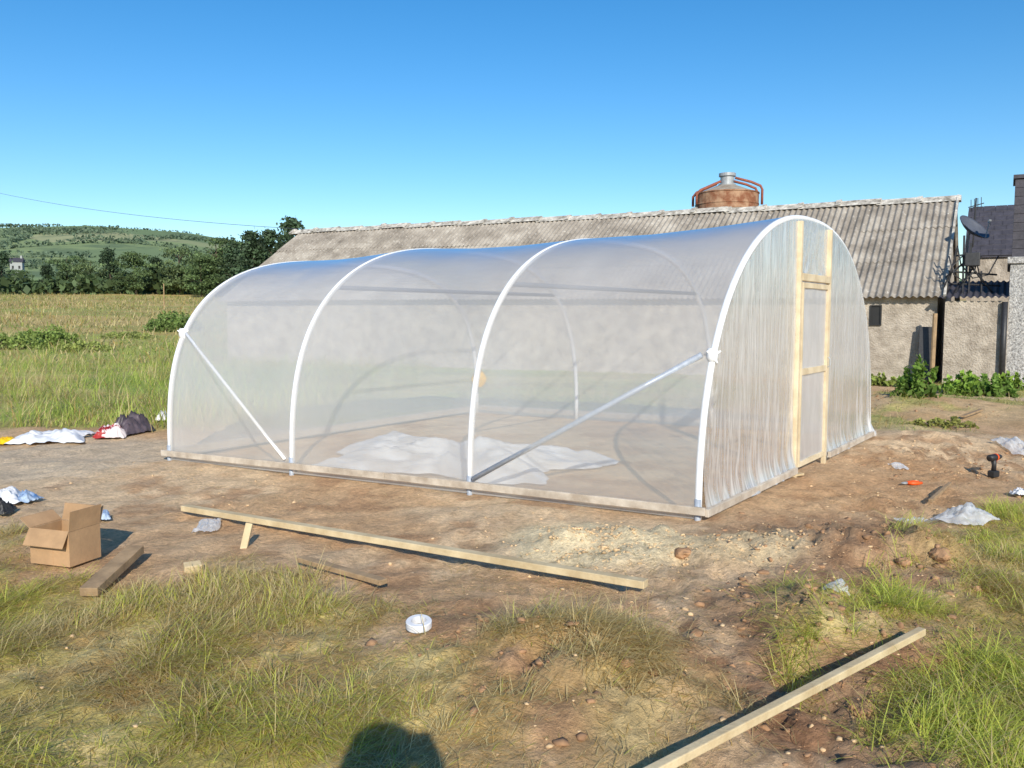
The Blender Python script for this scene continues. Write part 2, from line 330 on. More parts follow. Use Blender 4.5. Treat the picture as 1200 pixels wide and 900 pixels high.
        if bevel:
            b = o.modifiers.new('Bevel', 'BEVEL'); b.width = bevel; b.segments = 2
        return o
def npmesh(name, V, faces_q, faces_t, col, mat, parent=None, smooth=False):
    V = np.asarray(V, np.float32); me = bpy.data.meshes.new(name)
    nq = 0 if faces_q is None else len(faces_q); ntr = 0 if faces_t is None else len(faces_t)
    me.vertices.add(len(V)); me.vertices.foreach_set('co', V.ravel())
    idx = []; tot = []
    if nq: idx.append(np.asarray(faces_q, np.int32).ravel()); tot += [np.full(nq, 4, np.int32)]
    if ntr: idx.append(np.asarray(faces_t, np.int32).ravel()); tot += [np.full(ntr, 3, np.int32)]
    idx = np.concatenate(idx); tot = np.concatenate(tot); st = np.concatenate([[0], np.cumsum(tot)[:-1]]).astype(np.int32)
    me.loops.add(len(idx)); me.loops.foreach_set('vertex_index', idx)
    me.polygons.add(len(tot)); me.polygons.foreach_set('loop_start', st); me.polygons.foreach_set('loop_total', tot)
    if smooth: me.polygons.foreach_set('use_smooth', np.ones(len(tot), bool))
    me.update(calc_edges=True)
    if col is not None:
        at = me.color_attributes.new('Col', 'FLOAT_COLOR', 'POINT')
        c4 = np.ones((len(V), 4), np.float32); c4[:, :3] = col; at.data.foreach_set('color', c4.ravel())
    me.materials.append(M[mat] if isinstance(mat, str) else mat)
    o = bpy.data.objects.new(name, me); COL.objects.link(o)
    if parent: o.parent = parent; ORG[o.name] = ORG[parent.name]
    else: ORG[o.name] = Vector((0, 0, 0))
    return o
def leaves(name, C, size, col, mat='leaf', parent=None, elong=1.5):
    n = len(C); a = RNG.normal(size=(n, 3)); a /= np.linalg.norm(a, axis=1)[:, None]
    b = RNG.normal(size=(n, 3)); b -= a*(a*b).sum(1)[:, None]; b /= np.linalg.norm(b, axis=1)[:, None]
    s = np.asarray(size)[:, None]
    V = np.stack([C-a*s*elong*.5, C+b*s*.5, C+a*s*elong*.5, C-b*s*.5], 1).reshape(-1, 3)
    q = np.arange(n*4).reshape(n, 4)
    return npmesh(name, V, q, None, np.repeat(col, 4, 0), mat, parent)
def blades(name, base, length, width, az, lean, bend, cb, ct, mat='grass'):
    n = len(base); lv = [0, .4, .75, 1.0]
    dx = np.cos(az); dy = np.sin(az); px = -dy; py = dx
    V = np.zeros((n, 7, 3)); Cc = np.zeros((n, 7, 3)); k = 0
    for i, t in enumerate(lv):
        out = length*t*np.sin(np.clip(lean+bend*t*.6, 0, 1.65)); up = length*t*np.cos(np.clip(lean+bend*t*.6, 0, 1.55))
        cx = base[:, 0]+dx*out; cy = base[:, 1]+dy*out; cz = base[:, 2]+up
        w = width*(1-.55*t)*.5
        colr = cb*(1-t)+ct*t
        if i < 3:
            V[:, k, 0] = cx-px*w; V[:, k, 1] = cy-py*w; V[:, k, 2] = cz
            V[:, k+1, 0] = cx+px*w; V[:, k+1, 1] = cy+py*w; V[:, k+1, 2] = cz
            Cc[:, k] = colr; Cc[:, k+1] = colr; k += 2
        else: V[:, k, 0] = cx; V[:, k, 1] = cy; V[:, k, 2] = cz; Cc[:, k] = colr
    o = np.arange(n)[:, None]*7
    q = np.concatenate([o+np.array([[0, 1, 3, 2]]), o+np.array([[2, 3, 5, 4]])]); t = o+np.array([[4, 5, 6]])
    return npmesh(name, V.reshape(-1, 3), q, t, Cc.reshape(-1, 3), mat)

# ---------------------------------------------------------------- ground sheet
def graded(lo, hi, step, g, far):
    c = list(np.arange(lo, hi, step)); a = []; p = c[-1]; s = step
    while p < far: s *= g; p += s; a.append(p)
    b = []; p = c[0]; s = step
    while p > -far: s *= g; p -= s; b.append(p)
    return np.array(b[::-1]+c+a)
xs = graded(-4, 5.6, .026, 1.05, 900)
ys = [-400, -120, -40, -20, -10, -6, -4, -2, -1, 0, .6, 1.1, 1.5, 1.9, 2.2]; s = .024; p = 2.4
while p < 900: ys.append(p); p += s; s *= 1.0125
ys = np.array(ys)
X, Y = np.meshgrid(xs, ys); x = X.ravel(); y = Y.ravel(); z = hz(x, y); d = np.hypot(x, y)
gm, gl_, gc_, gr_, fl_ = gmask(x, y)
def lerp(a, b, t): return a*(1-t[:, None])+np.asarray(b)*t[:, None]
chn = churn(x, y)
col = np.tile(np.array(srgb(207, 171, 131)), (len(x), 1))
n1 = fbm(x*.7, y*.7, 61); n2 = fbm(x*3, y*3, 63); n4 = fbm(x*7, y*7, 67)
col = lerp(col, srgb(219, 190, 153), sstep(.45, .65, n1))
col = lerp(col, srgb(177, 138, 103), sstep(.52, .7, n2)*.7)
col = lerp(col, srgb(150, 114, 84), sstep(.52, .66, n4)*np.clip(.15+chn, 0, 1)*.75)
def patch(c0, q, r, cc, k):
    g_ = np.exp(-((x-q.x)**2+(y-q.y)**2)/(r*r)); return lerp(c0, cc, k*sstep(.25, .6, g_+.5*(n2-.5)+.25*(n4-.5)))
for q, r, cc, k in [(gp(1010, 640), 1.1, srgb(163, 125, 93), .65), (gp(960, 730), .7, srgb(154, 116, 86), .7), (gp(1000, 830), .55, srgb(154, 116, 88), .7), (gp(650, 785), .65, srgb(170, 132, 98), .6), (gp(1060, 560), 1.5, srgb(191, 152, 113), .6), (gp(70, 535), 1.6, srgb(214, 193, 164), .8), (gp(1090, 480), 2.0, srgb(200, 168, 122), .6), (gp(705, 640), .68, srgb(233, 214, 174), .9), (gp(865, 650), .45, srgb(226, 203, 162), .8)]:
    col = patch(col, q, r, cc, k)
g1 = fbm(x*2.3, y*2.3, 71); thatch = lerp(np.tile(np.array(srgb(182, 154, 104)), (len(x), 1)), srgb(216, 195, 136), sstep(.4, .62, g1))
thatch = lerp(thatch, srgb(172, 160, 90), sstep(.50, .66, fbm(x*1.3, y*1.3, 73))*.8)
nearm = np.maximum.reduce([gl_, gc_, gr_]); col = col*(1-nearm[:, None])+thatch*nearm[:, None]
ff = fbm(x*.35, y*.35, 81); f2 = fbm(x*.05, y*.12, 83); f3 = fbm(x*.12, y*.3, 85)
fc = lerp(np.tile(np.array(srgb(160, 172, 86)), (len(x), 1)), srgb(196, 184, 116), sstep(.42, .62, ff))
fc = lerp(fc, srgb(188, 166, 108), sstep(30, 50, d+20*(f2-.5)))
fc = lerp(fc, srgb(148, 162, 84), sstep(.48, .58, f3)*.65)
fc = lerp(fc, srgb(174, 148, 96), sstep(.54, .64, fbm(x*.25, y*.5, 87))*.5)
col = col*(1-fl_[:, None])+fc*fl_[:, None]
ny, nx = X.shape; I = np.arange(ny*nx).reshape(ny, nx)
q = np.stack([I[:-1, :-1], I[:-1, 1:], I[1:, 1:], I[1:, :-1]], -1).reshape(-1, 4)
tag(npmesh('ground', np.stack([x, y, z], 1), q, None, col, 'ground', smooth=True), kind='structure')

# hills far behind
def hillh(hx, hy):
    AZ = np.arctan2(hx, hy); RR = np.hypot(hx, hy)
    sky = np.interp(np.degrees(AZ), [-62, -40, -31, -26, -21, -17, -8, 0, 62], [.045, .072, .085, .0905, .087, .079, .06, .05, .02])*700
    return 3 + (sky-3)*sstep(185, 720, RR)**.8 + (fbm(hx*.012, hy*.012, 91)-.5)*7*sstep(190, 420, RR) - sstep(730, 1100, RR)*40
az = np.radians(np.linspace(-62, 62, 160)); rr = np.geomspace(170, 1100, 60)
AZ, RR = np.meshgrid(az, rr); hx = RR*np.sin(AZ); hy = RR*np.cos(AZ); hh = hillh(hx, hy)
nI = np.arange(hh.size).reshape(hh.shape); q = np.stack([nI[:-1, :-1], nI[:-1, 1:], nI[1:, 1:], nI[1:, :-1]], -1).reshape(-1, 4)
tag(npmesh('hills', np.stack([hx.ravel(), hy.ravel(), hh.ravel()], 1), q, None, None, 'hill', smooth=True), kind='structure')
hp_x = []; hp_y = []
for k in range(13):
    a0 = math.radians(random.uniform(-38, -12)); r0 = random.uniform(360, 700); L_ = random.uniform(40, 150); an = random.choice([random.uniform(-.35, .35), random.uniform(1.1, 1.9)])
    m_ = int(L_*4); t = RNG.uniform(0, L_, m_); hp_x.append(r0*math.sin(a0)+t*math.cos(an)+RNG.normal(0, .7, m_)); hp_y.append(r0*math.cos(a0)+t*math.sin(an)+RNG.normal(0, .7, m_))
for k in range(5):
    a0 = math.radians(random.uniform(-38, -12)); r0 = random.uniform(300, 520); m_ = 500
    hp_x.append(r0*math.sin(a0)+RNG.normal(0, random.uniform(8, 22), m_)); hp_y.append(r0*math.cos(a0)+RNG.normal(0, random.uniform(4, 9), m_))
hx = np.concatenate(hp_x); hy = np.concatenate(hp_y); hz_ = hillh(hx, hy)+RNG.uniform(0, 2.2, len(hx))
cc = np.array(srgb(106, 124, 100))*RNG.uniform(.75, 1.2, (len(hx), 1))
tag(leaves('hill_hedges', np.stack([hx, hy, hz_], 1), RNG.uniform(.8, 1.5, len(hx)), cc, 'leaf', None, 1.3), 'dark hedges and copses dividing the fields on the far hill', 'hedges', kind='stuff')

# ---------------------------------------------------------------- grass
def scatter(n, x0, x1, y0, y1, fn):
    px = RNG.uniform(x0, x1, n); py = RNG.uniform(y0, y1, n); k = RNG.random(n) < fn(px, py)
    return px[k], py[k]
STRAW = srgb(236, 217, 160)
def make_grass(name, parts):
    """parts: list of (px,py,lmin,lmax,w,straw,green,lean,bend) joined into one sward"""
    A_ = [[] for _ in range(8)]
    for (px, py, lmin, lmax, w, straw, green, lean, bend) in parts:
        n = len(px); b = np.stack([px, py, hz(px, py)-.006], 1)
        tuft = fbm(px*2.6, py*2.6, 101)
        ln = RNG.uniform(lmin, lmax, n)*(.5+1.0*sstep(.35, .7, tuft))
        st = np.clip(straw+(fbm(px*1.4, py*1.4, 103)-.5)*1.8, .05, .97)
        cg = np.array(green)[None]*RNG.uniform(.75, 1.3, (n, 1))+RNG.normal(0, .012, (n, 3))
        cs = np.array([STRAW])*RNG.uniform(.65, 1.08, (n, 1))*np.where(RNG.random((n, 1)) < .25, np.array([[.8, .68, .5]]), 1)
        m = (RNG.random(n) < st)[:, None]
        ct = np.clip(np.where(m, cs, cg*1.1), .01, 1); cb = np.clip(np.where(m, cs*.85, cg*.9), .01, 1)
        az_ = RNG.uniform(0, 2*PI, n); swirl = fbm(px*.9, py*.9, 105)*4*PI; az_ = np.where(RNG.random(n) < .5, swirl+RNG.normal(0, .5, n), az_)
        for l_, a_ in zip(A_, (b, ln, RNG.uniform(.7, 1.3, n)*w, az_, np.abs(RNG.normal(lean, .22, n)), np.abs(RNG.normal(bend, .35, n)), cb, ct)): l_.append(a_)
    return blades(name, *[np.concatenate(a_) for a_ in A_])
GREEN = srgb(202, 204, 100)
tf = lambda a, b, lo=.42, hi=.62: sstep(lo, hi, fbm(a*2.6, b*2.6, 101))
p1 = scatter(250000, -4.6, 1.3, 2.2, 6.4, lambda a, b: gmask(a, b)[1]*(.6+.4*tf(a, b)))
p2 = scatter(140000, -4.6, 1.3, 2.2, 6.4, lambda a, b: gmask(a, b)[1]*(.12+.88*tf(a, b, .44, .68)))
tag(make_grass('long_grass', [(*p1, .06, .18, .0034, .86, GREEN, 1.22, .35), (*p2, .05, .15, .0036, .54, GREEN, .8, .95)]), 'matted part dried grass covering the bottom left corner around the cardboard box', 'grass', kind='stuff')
p1 = scatter(110000, -.5, 2.8, 2.2, 5.0, lambda a, b: gmask(a, b)[2]*(.45+.55*tf(a, b)))
p2 = scatter(70000, -.5, 2.8, 2.2, 5.0, lambda a, b: gmask(a, b)[2]*(.06+.94*tf(a, b, .46, .66)))
tag(make_grass('sparse_grass', [(*p1, .06, .18, .0033, .9, GREEN, 1.22, .3), (*p2, .05, .15, .0036, .62, GREEN, .75, 1.0)]), 'sparse dry grass in tufts on bare brown soil at the bottom centre', 'grass', kind='stuff')
p1 = scatter(180000, .9, 6.8, 2.2, 7.6, lambda a, b: gmask(a, b)[3]*(.5+.5*tf(a, b)))
p2 = scatter(180000, .9, 6.8, 2.2, 7.6, lambda a, b: gmask(a, b)[3]*(.25+.75*tf(a, b, .38, .62)))
tag(make_grass('green_grass', [(*p1, .06, .19, .0035, .78, GREEN, 1.17, .4), (*p2, .055, .17, .0038, .4, srgb(200, 208, 98), .76, .95)]), 'yellow green grass tufts along the right edge beside the leaning batten', 'grass', kind='stuff')
p1 = scatter(240000, -32, -2.2, 9.8, 42, lambda a, b: gmask(a, b)[4]*(b < 16+26*RNG.random(len(a))**2)*(np.abs(a/b) < .9)*(.3+.7*sstep(.35, .55, fbm(a*.5, b*.5, 121))))
p2 = scatter(90000, -80, -4, 26, 110, lambda a, b: (np.abs(a/b) < .8)*(np.abs(a/b) > .12)*(.35+.65*sstep(.45, .62, fbm(a*.2, b*.2, 123))))
tag(make_grass('meadow_grass', [(*p1, .12, .48, .011, .44, srgb(180, 194, 96), .42, .8), (*p2, .14, .42, .05, .7, srgb(160, 170, 92), .45, .7)]), 'rough straw and green grass of the meadow left of the polytunnel', 'grass', kind='stuff')
p1 = scatter(45000, -1, 14, 11, 19, lambda a, b: gmask(a, b)[4]*(polysd(a, b, TUN) < -.3))
tag(make_grass('yard_grass', [(*p1, .06, .22, .009, .76, srgb(158, 170, 86), .7, 1.0)]), 'patchy yellow grass on the soil between polytunnel and barn', 'grass', kind='stuff')
px, py = scatter(40000, -4, 6, 2.4, 9, lambda a, b: (polysd(a, b, TUN) < -.2)*sstep(.42, .7, fbm(a*1.2, b*1.2, 111))*(.15+.85*(b < 5.2)+.4*(a > 2.8)))
n = len(px); b = np.stack([px, py, hz(px, py)+.004], 1); cs = np.array([STRAW])*RNG.uniform(.5, 1.0, (n, 1))
tag(blades('straw_litter', b, RNG.uniform(.03, .14, n), np.full(n, .0026), RNG.uniform(0, 2*PI, n), RNG.uniform(1.25, 1.55, n), RNG.uniform(0, .2, n), cs*.9, cs), 'dry straw litter scattered over the trampled soil', 'straw', kind='stuff')
t_g = (1+5**.5)/2
IV = np.array([(-1, t_g, 0), (1, t_g, 0), (-1, -t_g, 0), (1, -t_g, 0), (0, -1, t_g), (0, 1, t_g), (0, -1, -t_g), (0, 1, -t_g), (t_g, 0, -1), (t_g, 0, 1), (-t_g, 0, -1), (-t_g, 0, 1)])/1.9
IT = np.array([(0, 11, 5), (0, 5, 1), (0, 1, 7), (0, 7, 10), (0, 10, 11), (1, 5, 9), (5, 11, 4), (11, 10, 2), (10, 7, 6), (7, 1, 8), (3, 9, 4), (3, 4, 2), (3, 2, 6), (3, 6, 8), (3, 8, 9), (4, 9, 5), (2, 4, 11), (6, 2, 10), (8, 6, 7), (9, 8, 1)])
def clods(name, px, py, sizes, mat):
    pts = np.stack([px, py, hz(px, py)-sizes*.05], 1); n = len(pts)
    V = IV[None]*RNG.uniform(.45, 1.5, (n, 12, 1))*sizes[:, None, None]*RNG.uniform(.7, 1.4, (n, 1, 3))*np.array([1, 1, .6])+pts[:, None]
    T = (np.arange(n)[:, None, None]*12+IT[None]).reshape(-1, 3)
    return npmesh(name, V.reshape(-1, 3), None, T, None, mat)
px, py = scatter(14000, -4, 7, 2.6, 12, lambda a, b: np.maximum(.4*sstep(.46, .7, fbm(a*1.1, b*1.1, 77)), churn(a, b))*(1-.7*gmask(a, b)[0]))
for q, r, k in [(gp(705, 645), .48, 1300), (gp(870, 655), .4, 600)]:
    px = np.concatenate([px, q.x+RNG.normal(0, r*.6, k)]); py = np.concatenate([py, q.y+RNG.normal(0, r*.6, k)])
k = polysd(px, py, TUN) < -.05; px = px[k]; py = py[k]
tag(clods('soil_crumbs', px, py, .003+.012*RNG.random(len(px))**4, 'stone'), 'pale dry crumbs strewn over the dug soil', 'soil', kind='stuff')
px = np.zeros(0); py = np.zeros(0)
for q, r, k in [(gp(1010, 650), .8, 420), (gp(1120, 545), 1.0, 320), (gp(960, 730), .5, 320), (gp(1060, 480), 1.3, 240), (gp(990, 830), .45, 220), (gp(650, 785), .5, 200)]:
    px = np.concatenate([px, q.x+RNG.normal(0, r*.6, k)]); py = np.concatenate([py, q.y+RNG.normal(0, r*.6, k)])
k = polysd(px, py, TUN) < -.06; px = px[k]; py = py[k]
tag(clods('damp_clods', px, py, .004+.026*RNG.random(len(px))**4, 'darkstone'), 'darker damp clods in the turned soil right of the polytunnel', 'soil', kind='stuff')
def rock(name, x_, y_, s_, label):
    p_ = gpt(x_, y_); bm = bmesh.new(); bmesh.ops.create_icosphere(bm, subdivisions=3, radius=s_)
    for v in bm.verts:
        c = v.co.normalized(); v.co *= .6+.8*float(fbm(np.array([c.x*2+x_]), np.array([c.y*2+c.z*1.7]), 5)[0]); v.co.z *= .65
    me = bpy.data.meshes.new(name); bm.to_mesh(me); bm.free(); me.materials.append(M['darkstone']); o = bpy.data.objects.new(name, me); COL.objects.link(o)
    o.location = p_+Vector((0, 0, s_*.12)); tag(o, label, 'clod')
rock('earth_clod', 801, 650, .055, 'brown fist sized earth clod just below the near corner of the polytunnel')
rock('earth_clod', 1060, 660, .045, 'dark earth clod in the turned soil left of the right hand grass')
rock('earth_clod', 1102, 652, .06, 'largest dark earth clod at the edge of the right hand grass')

# ---------------------------------------------------------------- polytunnel
APX = 2.456
HS = [0, .349, .7015, 1]; HK = [.985, .926, .915, .876]; NK = [2.35, 2.8, 2.8, 3.05]
def apx(s_): return APX*np.interp(s_, HS, HK)
def nex(s_): return np.interp(s_, HS, NK)
tun = thing('polytunnel', 'hooped polytunnel of clear polythene over white hoops with a timber framed door', 'polytunnel', (A2.x, A2.y, 0))
def tz(t, s_=0.0):                    # hoop height at fraction t of the width
    return apx(s_)*np.maximum(0, 1-np.abs(1-2*np.asarray(t, float))**nex(s_))**(1/nex(s_))
def hpa(s_, th, off=0.0):
    c = np.cos(th); sn = np.maximum(0, np.sin(th)); ne = nex(s_); cx = np.sign(c)*np.abs(c)**(2/ne); cz = sn**(2/ne); t = .5-.5*cx
    return (A2.x+AC.x*s_+AB.x*t-uab.x*c*off, A2.y+AC.y*s_+AB.y*t-uab.y*c*off, cz*apx(s_)+sn*off)
def hp(s_, th, off=0.0): return Vector(tuple(float(q_) for q_ in hpa(np.float64(s_), np.float64(th), off)))
for s_ in HS:
    MB().tube([hp(s_, PI*i/72) for i in range(73)], .027, 10).build('hoop', 'hoop', tun, smooth=True)
def cov(u, v):
    th = PI*v; near = np.min(np.abs(u[:, None]-np.array(HS)[None]), 1); sag = -.03*np.minimum(1, near/.12)*(np.sin(th)*.7+.3)
    w_ = .010*(fbm(u*9, v*22, 33)-.5)*np.minimum(1, near/.05)
    return hpa(u, th, .020+sag+w_)
MB().grid(cov, 96, 120).build('polythene_cover', 'film', tun, smooth=True)
nend = Vector((uab.y, -uab.x, 0))
T1, T2 = .409, .596; ZH = 1.86
def endpt(t, z_, off=0.0, s_=0):
    p = A2+AC*s_+AB*t; return Vector((p.x, p.y, z_))+nend*off
def endpta(t, z_, off=0.0, s_=0):
    return (A2.x+AC.x*s_+AB.x*t+nend.x*off, A2.y+AC.y*s_+AB.y*t+nend.y*off, z_)
def pleat(t, v, k=0):
    tt = t+.035*(v-.4)*np.sin(t*17+k)+.02*(vn(t*8+k, v*2.2, 51)-.5)          # folds lean and wander
    q_ = tt*52+5.0*vn((tt*46+k)*.17, v*1.6+k, 4)
    f = .2*np.sin(q_*2.1)+1.3*(vn(q_*1.4, v*1.3, 6)-.5)
    gather = .3+.5*np.exp(-t/.07)+2.0*np.exp(-(1-t)/.09)*np.clip(1.2-v, .3, 1)+.5*np.exp(-np.abs(t-T1)/.04)+.5*np.exp(-np.abs(t-T2)/.04)
    return f*(.004+.012*(1-v)**1.4)*gather*(.1+1.8*vn(t*11+k, v*2.4, 8)**1.5)
def endpanel(t0, t1, z0, k):
    def fn(u, v):
        t = t0+(t1-t0)*u; zt = tz(t)*.995; z_ = z0+np.maximum(zt-z0, 0)*v
        flare = (.03+.07*vn(t*60, 3.0+0*t, 3))*np.maximum(0, 1-z_/.30)**2 if z0 < .2 else 0
        return endpta(t, z_, .03+pleat(t, v, k)*np.minimum(1, v*20+.3)*np.where(zt > .3, 1, .3)+flare)
    return MB().grid(fn, 260, 44).build('end_sheet', 'endfilm', tun, smooth=True)
endpanel(.004, T1-.006, .03, 0); endpanel(T2+.006, .996, .03, 5); endpanel(T1-.006, T2+.006, ZH+.04, 9)
MB().grid(lambda u, v: endpta(.004+.992*u, .02+(tz(.004+.992*u, 1.0)-.02)*v, -.02, 1), 60, 16).build('end_sheet', 'backfilm', tun, smooth=True)
for t in (T1, T2):
    MB().bar(endpt(t, -.05, .045), endpt(t, float(tz(t))-.03, .045), .05, .045, nend).build('door_post', 'doorwood', tun, bevel=.004)
MB().bar(endpt(T1+.006, ZH, .047), endpt(T2-.006, ZH, .047), .05, .07, (0, 0, 1)).build('door_header', 'doorwood', tun, bevel=.004)
dm = MB(); t0, t1 = T1+.012, T2-.012
for t in (t0, t1): dm.bar(endpt(t, .07, .055), endpt(t, ZH-.05, .055), .036, .035, nend)
e = .004
for z_ in (.09, .97, ZH-.075): dm.bar(endpt(t0+e, z_, .053), endpt(t1-e, z_, .053), .032, .05 if z_ != .97 else .06, (0, 0, 1))
door = dm.build('door', 'doorwood', tun, bevel=.003)
MB().grid(lambda u, v: endpta(t0+(t1-t0)*u, .08+(ZH-.15)*v, .05+.004*np.sin(u*9+v*4)), 20, 20).build('door_sheet', 'doorfilm', door, smooth=True)
MB().tube([endpt(t1, .98, .08), endpt(t1, 1.0, .10), endpt(t1, 1.06, .10), endpt(t1, 1.08, .08)], .006, 6).build('handle', 'steel', door)
no = Vector((-uac.y, uac.x, 0)); no = no if no.dot(Vector((A2.x-B2.x, A2.y-B2.y, 0))) > 0 else -no
def sidept(s_, z_, off=0.0, t=0.0):
    p = A2+AC*s_+AB*t; return Vector((p.x, p.y, z_))+no*off
MB().bar(sidept(-.012, .07, .055), sidept(.5, .08, .055), .03, .06).build('base_rail', 'rail', tun, bevel=.004)
MB().bar(sidept(.501, .08, .055), sidept(1.012, .07, .055), .03, .06).build('base_rail', 'rail', tun, bevel=.004)
MB().bar(sidept(0, .08, -.05, 1), sidept(1, .08, -.05, 1), .035, .08).build('base_rail', 'rail', tun, bevel=.004)
MB().bar(endpt(-.008, .06, .085), endpt(T1-.012, .06, .085), .03, .06).build('base_rail', 'rail', tun, bevel=.004)
MB().bar(endpt(T2+.012, .06, .085), endpt(1.0, .06, .085), .03, .06).build('base_rail', 'rail', tun, bevel=.004)
MB().bar(endpt(0, .07, -.05, 1), endpt(1, .07, -.05, 1), .03, .08).build('base_rail', 'rail', tun, bevel=.004)
for s_ in HS:
    for t in (0, 1): MB().tube([sidept(s_, -.2, .012 if t == 0 else 0, t), sidept(s_, .15, .012 if t == 0 else 0, t)], .025, 8).build('ground_tube', 'galv', tun, smooth=True)
def onside(s_, z_, off=.02):
    th = math.asin(min(1, (z_/float(apx(s_)))**(float(nex(s_))/2))); return hp(s_, th, off)
MB().tube([onside(.340, .13, .038), onside(.012, 1.19, .042)], .022, 8).build('brace', 'galv', tun, smooth=True)
MB().tube([onside(.712, .13, .033), onside(.988, 1.30, .036)], .016, 8).build('brace', 'hoop', tun, smooth=True)
for s_, z_ in ((0, 1.2), (1, 1.31)):
    p_ = onside(s_, z_, .015); m_ = MB()
    m_.tube([p_+Vector((0, 0, -.05)), p_+Vector((0, 0, -.02)), p_+Vector((0, 0, .02)), p_+Vector((0, 0, .05))], [.036, .044, .044, .034], 10)
    for a in ((.06, -.02, .03), (-.05, -.03, .03), (.03, -.04, -.06)): m_.tube([p_, p_+Vector(a)*.6, p_+Vector(a)], [.02, .014, .006], 6)
    m_.build('tie', 'hoop', tun, smooth=True)
for s_ in HS[1:3]:
    z_ = 1.78; t = (1-(1-(z_/float(apx(s_)))**float(nex(s_)))**(1/float(nex(s_))))/2; a = A2+AC*s_+AB*t; b_ = A2+AC*s_+AB*(1-t)
    MB().tube([(a.x, a.y, z_), (b_.x, b_.y, z_)], .022, 8).build('crop_bar', 'darktube', tun, smooth=True)

# loose sheets
def crumple(name, mat, c, w, dp, hgt, rz, seed, label, cat, nu=36, edge=.35, tilt=0):
    c = Vector(c); cr, sr_ = math.cos(rz), math.sin(rz)
    def fn(u, v):
        a = (u-.5)*2; b_ = (v-.5)*2; ang = np.arctan2(b_, a); r = np.maximum(np.abs(a), np.abs(b_))
        wob = 1-edge+edge*1.6*fbm(np.cos(ang)*1.7+seed, np.sin(ang)*1.7, seed, 3)
        f1 = fbm(u*4+seed, v*4, seed+3, 4); rid = 1-np.abs(2*fbm(u*6+seed*3, v*6, seed+8, 3)-1)
        lx, ly = a*w/2*wob, b_*dp/2*wob; gx = c.x+cr*lx-sr_*ly; gy = c.y+sr_*lx+cr*ly
        fall = 1-np.minimum(1, r)**2.5
        return gx, gy, hz(gx, gy)+.012+hgt*fall*(.25*rid**3+.9*f1)+.02*rid*(hgt > .03)+tilt*u
    o = MB().grid(fn, nu, nu).build(name, mat, None, (c.x, c.y, hz1(c.x, c.y)), smooth=True)
    return tag(o, label, cat)
q_ = gpt(528, 547); crumple('polythene_sheet', 'heap', q_, 2.6, 1.4, .36, -.35, 11, 'crumpled pile of white polythene sheet on the floor inside the polytunnel', 'plastic sheet', 70, .55)
p_ = D2-AB*.02-AC*.02; t_ = thing('yellow_bag', 'small yellow bag hung on the far corner post inside the polytunnel', 'bag', (p_.x, p_.y-.06, .42), local=True)
MB().grid(lambda u, v: ((.10+.02*np.sin(v*5))*np.cos(u*2*PI)*(.25+.75*np.sin(PI*np.minimum(.97, v*.9+.1))), .05*np.sin(u*2*PI)*(.25+.75*np.sin(PI*np.minimum(.97, v*.9+.1))), .3*v), 20, 12).build('bag_body', 'yellow', t_, smooth=True)
MB().tube([(-.03, 0, .28), (-.02, 0, .36), (.02, 0, .36), (.03, 0, .28)], .006, 6).build('strap', 'yellow', t_)

# ---------------------------------------------------------------- barn and buildings behind
Lb = Vector((-.898, .4397, 0)); Gb = Vector((.5, .866, 0)); LEN = 21.5; HW = 4.0; ZE, ZR = 1.95, 4.56
E = Vector((9.55, 19.0, 0)); Zv = Vector((0, 0, 1))
barn = thing('barn', 'long low barn with a weathered corrugated roof and pebbledash walls behind the polytunnel', 'barn', E)
slope_n = (Vector((0, 0, HW))-Gb*(ZR-ZE)).normalized()
def roof_slope(back):
    m_ = MB(); ncol = int(LEN/.15*8)
    for (s0, s1, off) in ((0, .36, 0), (.34, .69, .016), (.67, 1, .032)):
        ss = np.linspace(s0, s1, 4)
        k = len(m_.v); nn = slope_n if not back else (Vector((0, 0, HW))+Gb*(ZR-ZE)).normalized()
        for i in range(ncol+1):
            dd = LEN*i/ncol; cor = .026*math.cos(2*PI*i/8); jit = .012*(float(_h(np.int64(i//56), np.int64(int(s0*10)), 3))-.5)
            for s_ in ss:
                b0 = E+Lb*dd+(Gb*(HW*s_) if not back else Gb*(HW*2-HW*s_))+Zv*(ZE+(ZR-ZE)*s_)
                sag = -.05*math.sin(dd*.55)*math.sin(s_*PI)-.03*math.sin(dd*.21+1)
                m_.v.append(b0+nn*(cor+off+jit)+Zv*sag)
        for i in range(ncol):
            for j in range(3):
                a = k+i*4+j; m_.f.append((a, a+1, a+5, a+4))
    return m_
roof = roof_slope(False).build('roof', 'roof', barn, smooth=True); roof_slope(True).build('roof', 'roof', barn, smooth=True)
M['ridge'] = pmat('lichened_ridge', srgb(150, 142, 130), .95, .3, 6, .4, 30, c2=srgb(220, 214, 202))
rc = MB(); dd = -.1
while dd < LEN:
    j = random.uniform(-.02, .02); zo = -.03*math.sin(dd*.21+1)+j; w = .24; h_ = w*(ZR-ZE)/HW
    for (da, db, up) in ((dd, dd+1.0, 0), (dd+.9, dd+1.04, .03)):
        a = E+Lb*da+Gb*HW+Zv*(ZR+zo+.10+up); b_ = E+Lb*db+Gb*HW+Zv*(ZR+zo+.08+up)
        rc.add([a-Gb*w-Zv*h_, b_-Gb*w-Zv*h_, b_-Gb*.05, a-Gb*.05, a+Gb*.05, b_+Gb*.05, b_+Gb*w-Zv*h_, a+Gb*w-Zv*h_], [(0, 1, 2, 3), (3, 2, 5, 4), (4, 5, 6, 7), (0, 3, 4, 7), (1, 6, 5, 2)])
    dd += 1.0
rc.build('ridge_cap', 'ridge', roof)
wl = MB()
wl.obox(E+Gb*.25-Zv*.3+Lb*.12, Lb*(LEN-.24), Gb*.3, Zv*2.28)
